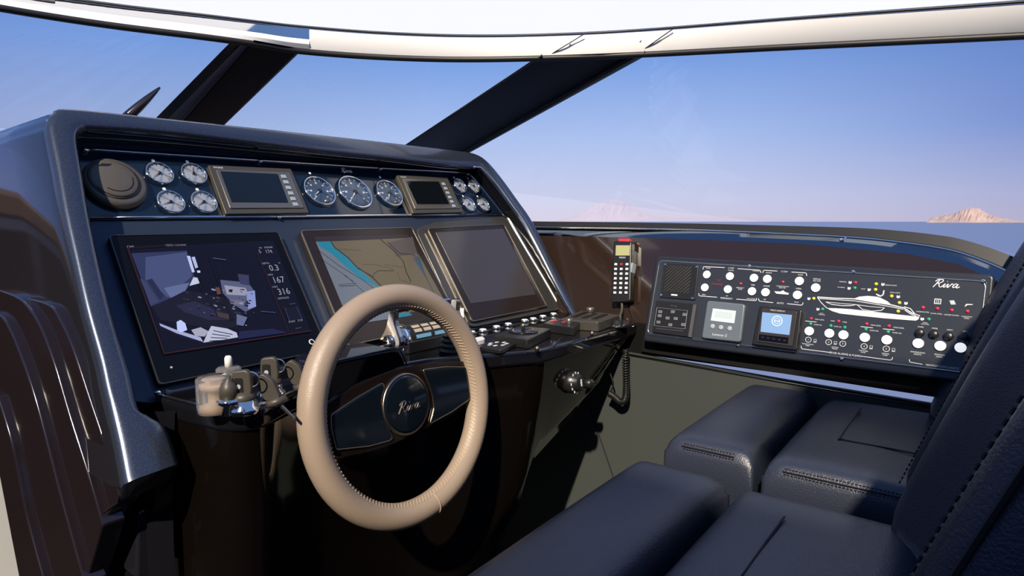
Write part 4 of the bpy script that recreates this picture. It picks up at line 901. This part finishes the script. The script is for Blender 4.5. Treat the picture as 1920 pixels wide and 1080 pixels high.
for pts in ([(630, 240), (632, 218), (640, 213), (845, 222)], [(975, 233), (1190, 248), (1202, 255), (1205, 275)], [(1225, 275), (1230, 255), (1240, 249), (1370, 257)], [(1512, 267), (1650, 275), (1661, 283), (1663, 305)], [(587, 478), (588, 498), (598, 505), (768, 518)], [(962, 537), (1150, 552), (1162, 547), (1163, 527)], [(1183, 530), (1186, 550), (1197, 558), (1328, 572)], [(1467, 582), (1605, 597), (1622, 592), (1627, 570)]): pline(pts, za)
for pts in ([(12, 850), (12, 870), (22, 879), (278, 912)], [(575, 948), (855, 985), (872, 978), (877, 958)], [(1035, 978), (1037, 998), (1048, 1006), (1160, 1025)], [(50, 615), (155, 625)], [(575, 668), (690, 680)], [(785, 690), (895, 700)]): pline(pts, zb_, .0006)
pr_.build('bracket_print', 'print_white', ap, fix=False)
pr_ = MB()
pfill([(255, 493), (340, 495), (480, 503), (700, 528), (960, 558), (1130, 575), (1120, 600), (1095, 612), (800, 590), (560, 565), (380, 545), (300, 520)], zb_)
pfill([(510, 405), (560, 385), (640, 378), (720, 385), (760, 395), (830, 430), (860, 458), (740, 450), (600, 425)], zb_)
pline([(165, 388), (340, 400), (520, 406), (720, 440), (860, 462), (985, 492), (1060, 540), (1135, 566)], zb_, .0011); pline([(175, 402), (520, 425), (860, 480), (980, 505)], zb_, .0007)
pline([(165, 392), (200, 440), (230, 470), (258, 495)], zb_); pline([(245, 435), (300, 458), (400, 470), (480, 470), (530, 460), (545, 465), (590, 505), (680, 522), (770, 515), (800, 490)], zb_); pline([(245, 435), (400, 450), (530, 460), (660, 478), (800, 490)], zb_, .0005)
pline([(735, 375), (765, 380), (788, 365), (795, 325)], zb_, .0012); pline([(720, 360), (760, 378)], zb_, .0012); pline([(985, 480), (1045, 498), (1090, 550), (1130, 562)], zb_, .0008); pline([(990, 510), (1040, 545), (1100, 570)], zb_, .0008)
pr_.build('boat_diagram', 'print_white', ap, fix=False); pr_ = MB()
pfill([(1340, 458), (1400, 462), (1430, 448), (1445, 465), (1487, 478), (1480, 492), (1360, 482)], za)
pr_.build('boat_symbol', 'print_white', ap, fix=False)
# pictograms
for x, y in [zb_(*q) for q in ((475, 250), (465, 305), (785, 268), (655, 318), (930, 385), (85, 403), (170, 503), (1003, 447), (1157, 595))]:
    u, v = PF.uv(x, y); b = MB(); b.prism(PF.at(u, v), [(-.0032, -.002), (0, -.0038), (.0034, -.0015), (.0028, .003), (0, .0012), (-.0026, .0034)], .0001, .0006); b.build('pictogram', 'print_white', ap)
for x, y, k in [(*zb_(1303, 432), 0), (*zb_(1443, 447), 1), (*zb_(1597, 465), 2)]:
    u, v = PF.uv(x, y); F = PF.at(u, v); b = MB()
    if k == 0: b.ring(F, [(-.006, -.005), (.006, -.005), (.006, .006), (-.006, .006)], [(-.0045, -.0035), (.0045, -.0035), (.0045, .0045), (-.0045, .0045)], .0001, .0006); b.box(F, -.002, -.001, -.003, .004, .0001, .0006); b.box(F, .001, .002, -.003, .004, .0001, .0006)
    if k == 1: [b.prism(F.at(.0012 * j, -.0028 * j), [(-.005, .002), (.003, .0032), (.005, .001), (-.003, 0)], .0001, .0006) for j in (-1, 0, 1)]
    if k == 2: b.prism(F, [(-.006, -.004), (-.002, 0), (.006, .001), (.007, .0025), (-.004, .002), (-.006, -.001)], .0001, .0006)
    b.build('pictogram', 'print_white', ap)
def pt(s, xy, size, m='print_white', **k): u, v = PF.uv(*xy); return text('lettering', s, PF, u, v, size, m, ap, w=.0006, **k)
for s, x, y, z in (('CLOSE', 680, 228, .0040), ('C-TOP', 908, 228, .0052), ('DOWN', 908, 251, .0042), ('LOCKED', 1160, 256, .0042), ('OPEN', 636, 492, .0040), ('UP', 866, 506, .0042), ('UNLOCKED', 1108, 535, .0042), ('FREE', 1128, 396, .0046), ('EMERGENCY\nMODE', 1000, 432, .0036), ('EMERGENCY', 864, 530, .0056), ('DOWN', 1285, 275, .0042), ('C-TOP', 1440, 263, .0052), ('STOP', 1600, 296, .0046), ("COUPE'", 1263, 408, .0048), ('OPEN', 1582, 433, .0048), ('CONFIGURATION\nSELECTED', 1422, 417, .0036), ('UP', 1245, 541, .0046), ('AUTO', 1400, 578, .0058), ('STOP', 1560, 569, .0042), ('DISPLAY\nON-OFF', 1765, 347, .0046)): pt(s, za(x, y), z)
pt('! V', za(785, 350), .0085, 'print_red'); pt('WARNING', za(770, 388), .0062, 'print_red')
for s, x, y, z in (('HIGH LEVEL', 188, 603, .0038), ('PUMP ON', 170, 653, .0038), ('HIGH', 310, 615, .0036), ('LEVEL', 425, 627, .0036), ('PUMP ON', 357, 670, .0036), ('HIGH LEVEL', 718, 658, .0038), ('PUMP ON', 702, 708, .0038), ('HIGH LEVEL', 935, 680, .0038), ('PUMP ON', 918, 730, .0038), ('ENGINE ROOM\nPUMP', 73, 842, .0036), ('CENTRAL\nPUMPS', 330, 872, .0036), ('FORWARD\nPUMP', 600, 906, .0036), ('GARAGE\nPUMP', 808, 933, .0036), ('BILGE ALARMS & PUMPS', 425, 931, .0060), ('NAVIGATION LIGHTS', 1345, 1048, .0058), ('NAVIGATION\nLIGHTS', 1113, 922, .0042), ('ANCHOR\nLIGHT', 1320, 945, .0042), ('BOW\nTHRUSTER', 205, 550, .0030), ('STEAMING', 405, 245, .0032), ('RUNNING', 390, 298, .0032), ('SEARCHLIGHT', 862, 278, .0034), ('MAST', 600, 313, .0034), ('DECK LIGHT', 900, 348, .0034), ('UNDERWATER', 1160, 530, .0034), ('DOOR OPEN', 1290, 547, .0034), ('LADDER DOWN', 1433, 560, .0034), ('GANGWAY\nOPEN', 1577, 583, .0034), ('STERN\nTHRUSTER', 1183, 640, .0030), ('HORN', 1143, 672, .0036), ('WIPER', 1275, 686, .0036), ('LIGHT', 1418, 700, .0036), ('DIM', 1562, 714, .0036)): pt(s, zb_(x, y), z)
for s, x, y in (('1', 80, 792), ('2', 272, 815), ('3', 405, 830), ('4', 607, 855), ('5', 817, 878)):
    u, v = PF.uv(*zb_(x, y)); b = MB(); b.ring(PF.at(u, v), circle(.0066, 20), circle(.0056, 20), .0001, .0006); b.build('number_ring', 'print_white', ap); pt(s, zb_(x, y), .0058)
for x, y in ((143, 803), (335, 823), (673, 865), (885, 890)):
    u, v = PF.uv(*zb_(x, y)); F = PF.at(u, v); b = MB(); b.ring(F, [(-.003, -.004), (.003, -.004), (.003, .004), (-.003, .004)], [(-.002, -.001), (.002, -.001), (.002, .003), (-.002, .003)], .0001, .0006); b.build('pictogram', 'print_grey', ap)
u, v = PF.uv(*zb_(1392, 268)); script_logo('wordmark', PF, u, v, .017, 'print_white', ap, w=.001, r=.0011)
# modules set into the panel
def module(name, f, px, h, m, label, cat, r=.004, bevel=.002):
    q = PF.uvs([f(*k) for k in px], h); t = thing(name, PF.p(*bil(q, .5, 1), .0), label, cat); b = MB(); b.prism(PF, round_poly(q, r), .0003, h); b.build('housing', m, t, bevel=bevel); return t, q
t, q = module('speaker_grille', za, [(235, 172), (585, 195), (548, 548), (193, 518)], .004, 'black_plastic', 'square black buzzer grille with diagonal slats in panel corner', 'grille')
for k in range(15):
    f = (k + .5) / 15
    a_, c_ = ((f * 2, 0), (0, f * 2)) if f < .5 else ((1, f * 2 - 1), (f * 2 - 1, 1))
    e = lambda p: Vec(bil(q, .10 + .72 * p[0], .06 + .76 * p[1])); A_, C_ = e(a_), e(c_)
    if (C_ - A_).length < .004: continue
    b = MB(); b.tube([PF.p(*A_, .0045), PF.p(*C_, .0045)], .0013, 5); b.build('slat', 'warm_steel', t)
for p_ in ((.06, .05), (.95, .06), (.05, .93), (.93, .95)):
    b = MB(); b.lathe(PF.at(*bil(q, *p_)), [(.0028, .004), (.0028, .006)], 10); b.build('screw', 'chrome', t)
for k in range(12): b = MB(); b.box(PF.at(*bil(q, .035, .1 + .07 * k)), -.0008, .0008, -.0008, .0008, .004, .0052); b.build('stud', 'gold', t)
b = MB(); b.box(PF.at(*bil(q, .42, .90)), -.009, .009, -.002, .002, .004, .0048); b.build('maker_plate', 'print_white', t)
t, q = module('membrane_keypad', za, [(158, 548), (562, 585), (512, 920), (120, 868)], .006, 'black_plastic', 'black membrane keypad below the buzzer grille', 'keypad')
b = MB(); b.prism(PF, PF.uvs([za(*k) for k in ((532, 590), (563, 590), (513, 918), (480, 912))], .008), .005, .0085); b.build('side_bar', 'warm_steel', t)
for x, y in ((203, 662), (197, 702), (185, 765), (328, 662), (276, 725), (357, 730), (303, 792), (445, 690), (432, 790)):
    u, v = PF.uv(*za(x, y), .006); b = MB(); b.ring(PF.at(u, v), [(-.005, -.0032), (.005, -.0032), (.005, .0032), (-.005, .0032)], [(-.004, -.0024), (.004, -.0024), (.004, .0024), (-.004, .0024)], .006, .0066); b.build('key_outline', 'print_grey', t)
    b = MB(); b.box(PF.at(u, v), -.0018, .0018, -.0008, .0008, .006, .0066); b.build('key_mark', 'print_grey', t)
u, v = PF.uv(*za(337, 605), .006); text('maker_print', 'MC-400', PF, u, v, .006, 'gold', t, w=.0064)
b = MB(); b.prism(PF, PF.uvs([za(*k) for k in ((165, 825), (430, 852), (430, 858), (165, 832))], .006), .006, .0065); b.build('stripe', 'gold', t)
b = MB(); fr_ = PF.uvs([za(*k) for k in ((168, 620), (475, 650), (450, 835), (140, 800))], .006); ce = Vec(bil(fr_, .5, .5)); b.ring(PF, fr_, [tuple(ce + (Vec(k) - ce) * .985) for k in fr_], .006, .0064); b.build('key_field', 'print_grey', t)
t, q = module('stabiliser_controller', za, [(668, 548), (1048, 585), (1002, 968), (610, 925)], .012, 'controller_grey', 'blue-grey controller with pale screen and three round buttons', 'controller', r=.008, bevel=.004)
b = MB(); b.prism(PF, PF.uvs([za(*k) for k in ((730, 630), (958, 655), (940, 778), (708, 750))], .012), .012, .0135); d = b.build('display', 'lcd_pale', t)
b = MB(); b.prism(PF, PF.uvs([za(*k) for k in ((752, 655), (930, 672), (920, 738), (740, 718))], .012), .0135, .014); b.build('display_text', 'lcd_grey', d)
for x, y in ((725, 808), (808, 820), (895, 830)): u, v = PF.uv(*za(x, y), .012); b = MB(); b.lathe(PF.at(u, v), [(.0062, .012), (.0060, .0135), (.004, .014)], 18); b.build('button', 'print_grey', t, smooth=True)
u, v = PF.uv(*za(795, 895), .012); text('maker_print', 'Lumenar Z', PF, u, v, .0085, 'print_white', t, w=.0126)
t, q = module('colour_instrument', za, [(1188, 598), (1618, 640), (1565, 1052), (1112, 992)], .016, 'black_plastic', 'black instrument with a blue screen and round graphic', 'instrument', r=.006, bevel=.004)
b = MB(); b.prism(PF, round_poly(PF.uvs([za(*k) for k in ((1218, 625), (1572, 660), (1520, 1010), (1165, 960))], .016), .004), .016, .0185); b.build('front_frame', 'dark_brown_plastic', t, bevel=.002)
b = MB(); b.prism(PF, PF.uvs([za(*k) for k in ((1222, 668), (1517, 695), (1490, 895), (1203, 862))], .0185), .0185, .0193); d = b.build('display', 'lcd_blue', t)
u, v = PF.uv(*za(1368, 755), .019); F = PF.at(u, v); b = MB(); b.ring(F, circle(.0125, 28), circle(.0105, 28), .0194, .0200); b.ring(F, circle(.007, 20), circle(.0058, 20), .0194, .0200); b.box(F, -.006, .006, -.001, .001, .0194, .02); b.build('compass_graphic', 'lcd_pale', d)
b = MB(); b.prism(PF, PF.uvs([za(*k) for k in ((1190, 888), (1482, 920), (1475, 982), (1183, 945))], .0185), .0185, .0195); b.build('key_strip', 'bezel_black', t)
for k in range(5): x, y = 1225 + 55 * k, 918 + 8 * k; u, v = PF.uv(*za(x, y), .0195); b = MB(); b.box(PF.at(u, v), -.0035, .0035, -.0022, .0022, .0195, .0208); b.build('key', 'black_plastic', t)
u, v = PF.uv(*za(1375, 653), .0185); text('maker_print', 'MULTI DISPLAY', PF, u, v, .005, 'print_white', t, w=.0192)

# ================================================================== seats
def cushion(name, t, x0, x1, y0, y1, zt, zb, m, crown=.012, r=.035, nx=22, ny=16):
    # pillow-like rounded block: two heightfields joined at a rounded rim
    vs = []; fs = []; b = MB()
    def prof(s, L):                       # rounded falloff near an edge; s = distance from the edge
        if s >= r: return 1.
        return math.sqrt(max(0, 1 - (1 - s / r) ** 2))
    def spaced(a, c, n):
        L = c - a; out = []
        for k in range(n + 1):
            f = .5 - .5 * math.cos(math.pi * k / n); out.append(a + L * (f * .7 + .3 * k / n))
        return out
    X, Y = spaced(x0, x1, nx), spaced(y0, y1, ny)
    grid = []
    for x in X:
        row = []
        for y in Y:
            e = min(x - x0, x1 - x); g = min(y - y0, y1 - y)
            h = prof(e, 0) * prof(g, 0); cz_ = crown * math.sin(math.pi * (x - x0) / (x1 - x0)) * math.sin(math.pi * (y - y0) / (y1 - y0))
            row.append(EYE + Vec((x, y, zt - r + r * h + cz_)))
        grid.append(row)
    b.loft(grid)
    ring = [grid[i][0] for i in range(nx + 1)] + [grid[nx][j] for j in range(1, ny + 1)] + [grid[i][ny] for i in range(nx - 1, -1, -1)] + [grid[0][j] for j in range(ny - 1, 0, -1)]
    lowr = []; c = EYE + Vec(((x0 + x1) / 2, (y0 + y1) / 2, 0))
    for k, f in ((.4, 1.006), (.8, 1.0), (1, .985)):
        lowr.append([Vec((c.x + (p.x - c.x) * f, c.y + (p.y - c.y) * f, p.z + (EYE.z + zb - p.z) * k)) for p in ring])
    b.loft([ring] + lowr, closed=True); b.add(lowr[-1], [list(range(len(ring)))])
    o = b.build(name, m, t, smooth=True); me = o.data; bm = bmesh.new(); bm.from_mesh(me); bmesh.ops.remove_doubles(bm, verts=bm.verts, dist=1e-5); bmesh.ops.recalc_face_normals(bm, faces=bm.faces); bm.to_mesh(me); bm.free()
    return o
def seam(name, parent, pts, r=.0016, m='thread_dark', dash=None):
    P = catmull(pts, 8); b = MB()
    if dash is None: b.tube(P, r, 5)
    else:
        tot = [0]
        for a, c in zip(P, P[1:]): tot.append(tot[-1] + (c - a).length)
        s = 0
        def loc(d):
            for k in range(len(P) - 1):
                if tot[k + 1] >= d: return P[k].lerp(P[k + 1], (d - tot[k]) / max(1e-9, tot[k + 1] - tot[k]))
            return P[-1]
        while s < tot[-1] - dash: b.tube([loc(s), loc(s + dash * .62)], r, 4); s += dash
    o = b.build(name, m, parent)
    if dash is not None: tag(o, kind='stuff')
    return o
def seat(x0, x1, label, extra=0, yb=.0):
    zt = -.40
    t = thing('helm_seat', (( x0 + x1) / 2, .2, .0), label, 'seat', 'two dark blue leather helm seats')
    cf = cushion('front_cushion', t, x0, x1, .302, .462, zt + .006, zt - .13, 'leather_navy', .008, .030)
    cr = cushion('rear_cushion', t, x0, x1, .04, .286, zt, zt - .13, 'leather_navy', .010, .030)
    P = lambda x, y, dz=0: EYE + Vec((x, y, zt + dz))
    def epx(sd, y, top, r=.030):
        k = 1 - sd / r; hgt_ = r * math.sqrt(1 - k * k); return EYE + Vec((x0 + sd - .0006 * k, y, top - r + hgt_ + .0008))
    for cu, ya, yc, top in ((cf, .335, .430, zt + .006), (cr, .072, .254, zt)):
        seam('edge_seam', cu, [epx(.0035, y, top) for y in (ya, (ya + yc) / 2, yc)], .0013)
        for sd in (.0018, .0062): seam('edge_stitching', cu, [epx(sd, y, top) for y in (ya, (ya + yc) / 2, yc)], .0009, dash=.0055)
    xm0, xm1 = x0 + .16, x1 - .10
    seam('inset_seam', cr, [P(xm0, .07, .0075), P(xm0, .12, .0085), P(xm0, .19, .0085), P(xm0 + .02, .197, .0088), P(xm1, .197, .0085)], .0016, m='seam_leather')
    # base and pedestal
    b = MB(); b.box(Frame(EYE, (1, 0, 0), (0, 1, 0)), x0 + .03, x1 - .03, .05, .44, zt - .30, zt - .125); b.build('seat_box', 'black_matte', t, bevel=.02)
    b = MB(); b.lathe(Frame(((x0 + x1) / 2, .2, .001), (1, 0, 0), (0, 1, 0)), [(.15, 0), (.15, .02), (.06, .04), (.06, .52)], 24); b.build('pedestal', 'black_matte', t, smooth=True)
    # backrest: bolsters both sides, raked aft
    lean = math.radians(22); up_ = Vec((0, -math.sin(lean), math.cos(lean))); nf = Vec((0, math.cos(lean), math.sin(lean)))
    xc, W = (x0 + x1) / 2, (x1 - x0) / 2 + .012
    org = EYE + Vec((xc, .012 + yb, zt - .05))
    half = [(-1, -.10), (-1.04, -.03), (-1.035, .02), (-1.0, .062), (-.93, .088), (-.84, .092), (-.74, .075), (-.64, .044), (-.52, .022), (-.3, .012), (0, .010)]
    plan = half + [(-x, y) for x, y in half[-2::-1]] + [(.6, -.12), (-.6, -.12)]
    rows = []
    for s, k, wd in ((0, .86, .98), (.03, 1, 1), (.12, 1.0, 1.02), (.25, 1.0, 1.03), (.40, .97, 1.0), (.52, .92, .95), (.60, .84, .88), (.64, .68, .80), (.655, .4, .62)):
        rows.append([org + Vec((x * W * wd, 0, 0)) + nf * (y * k + .012 * math.sin(s * 4)) + up_ * s for x, y in plan])
    b = MB(); b.loft(rows, closed=True, cap=True); br = b.build('backrest', 'leather_back', t, smooth=True, sub=1)
    L = lambda fx, y, s: org + Vec((fx * W * (1.0 + .03 * math.sin(s * 4)), 0, 0)) + nf * (y + .012 * math.sin(s * 4)) + up_ * s
    seam('bolster_seam', br, [L(-.965, .074, s) for s in (.02, .12, .25, .40, .52)], .0022)
    seam('bolster_stitching', br, [L(-.90, .090, s) for s in (.02, .12, .25, .40, .52)], .0011, dash=.008)
    seam('bolster_stitching', br, [L(-.60, .037, s) for s in (.02, .12, .25, .40, .52)], .0011, dash=.008)
    for k in range(5):
        f = -.5 + .2 * k; seam('panel_stitching', br, [L(f - .06, .018, s) for s in (.08, .2, .36, .5)], .0010, dash=.008)
    return t
seat(1.085, 1.585, 'dark navy leather passenger helm seat against the starboard wall')
seat(.455, .965, 'dark navy leather driver seat in the foreground')
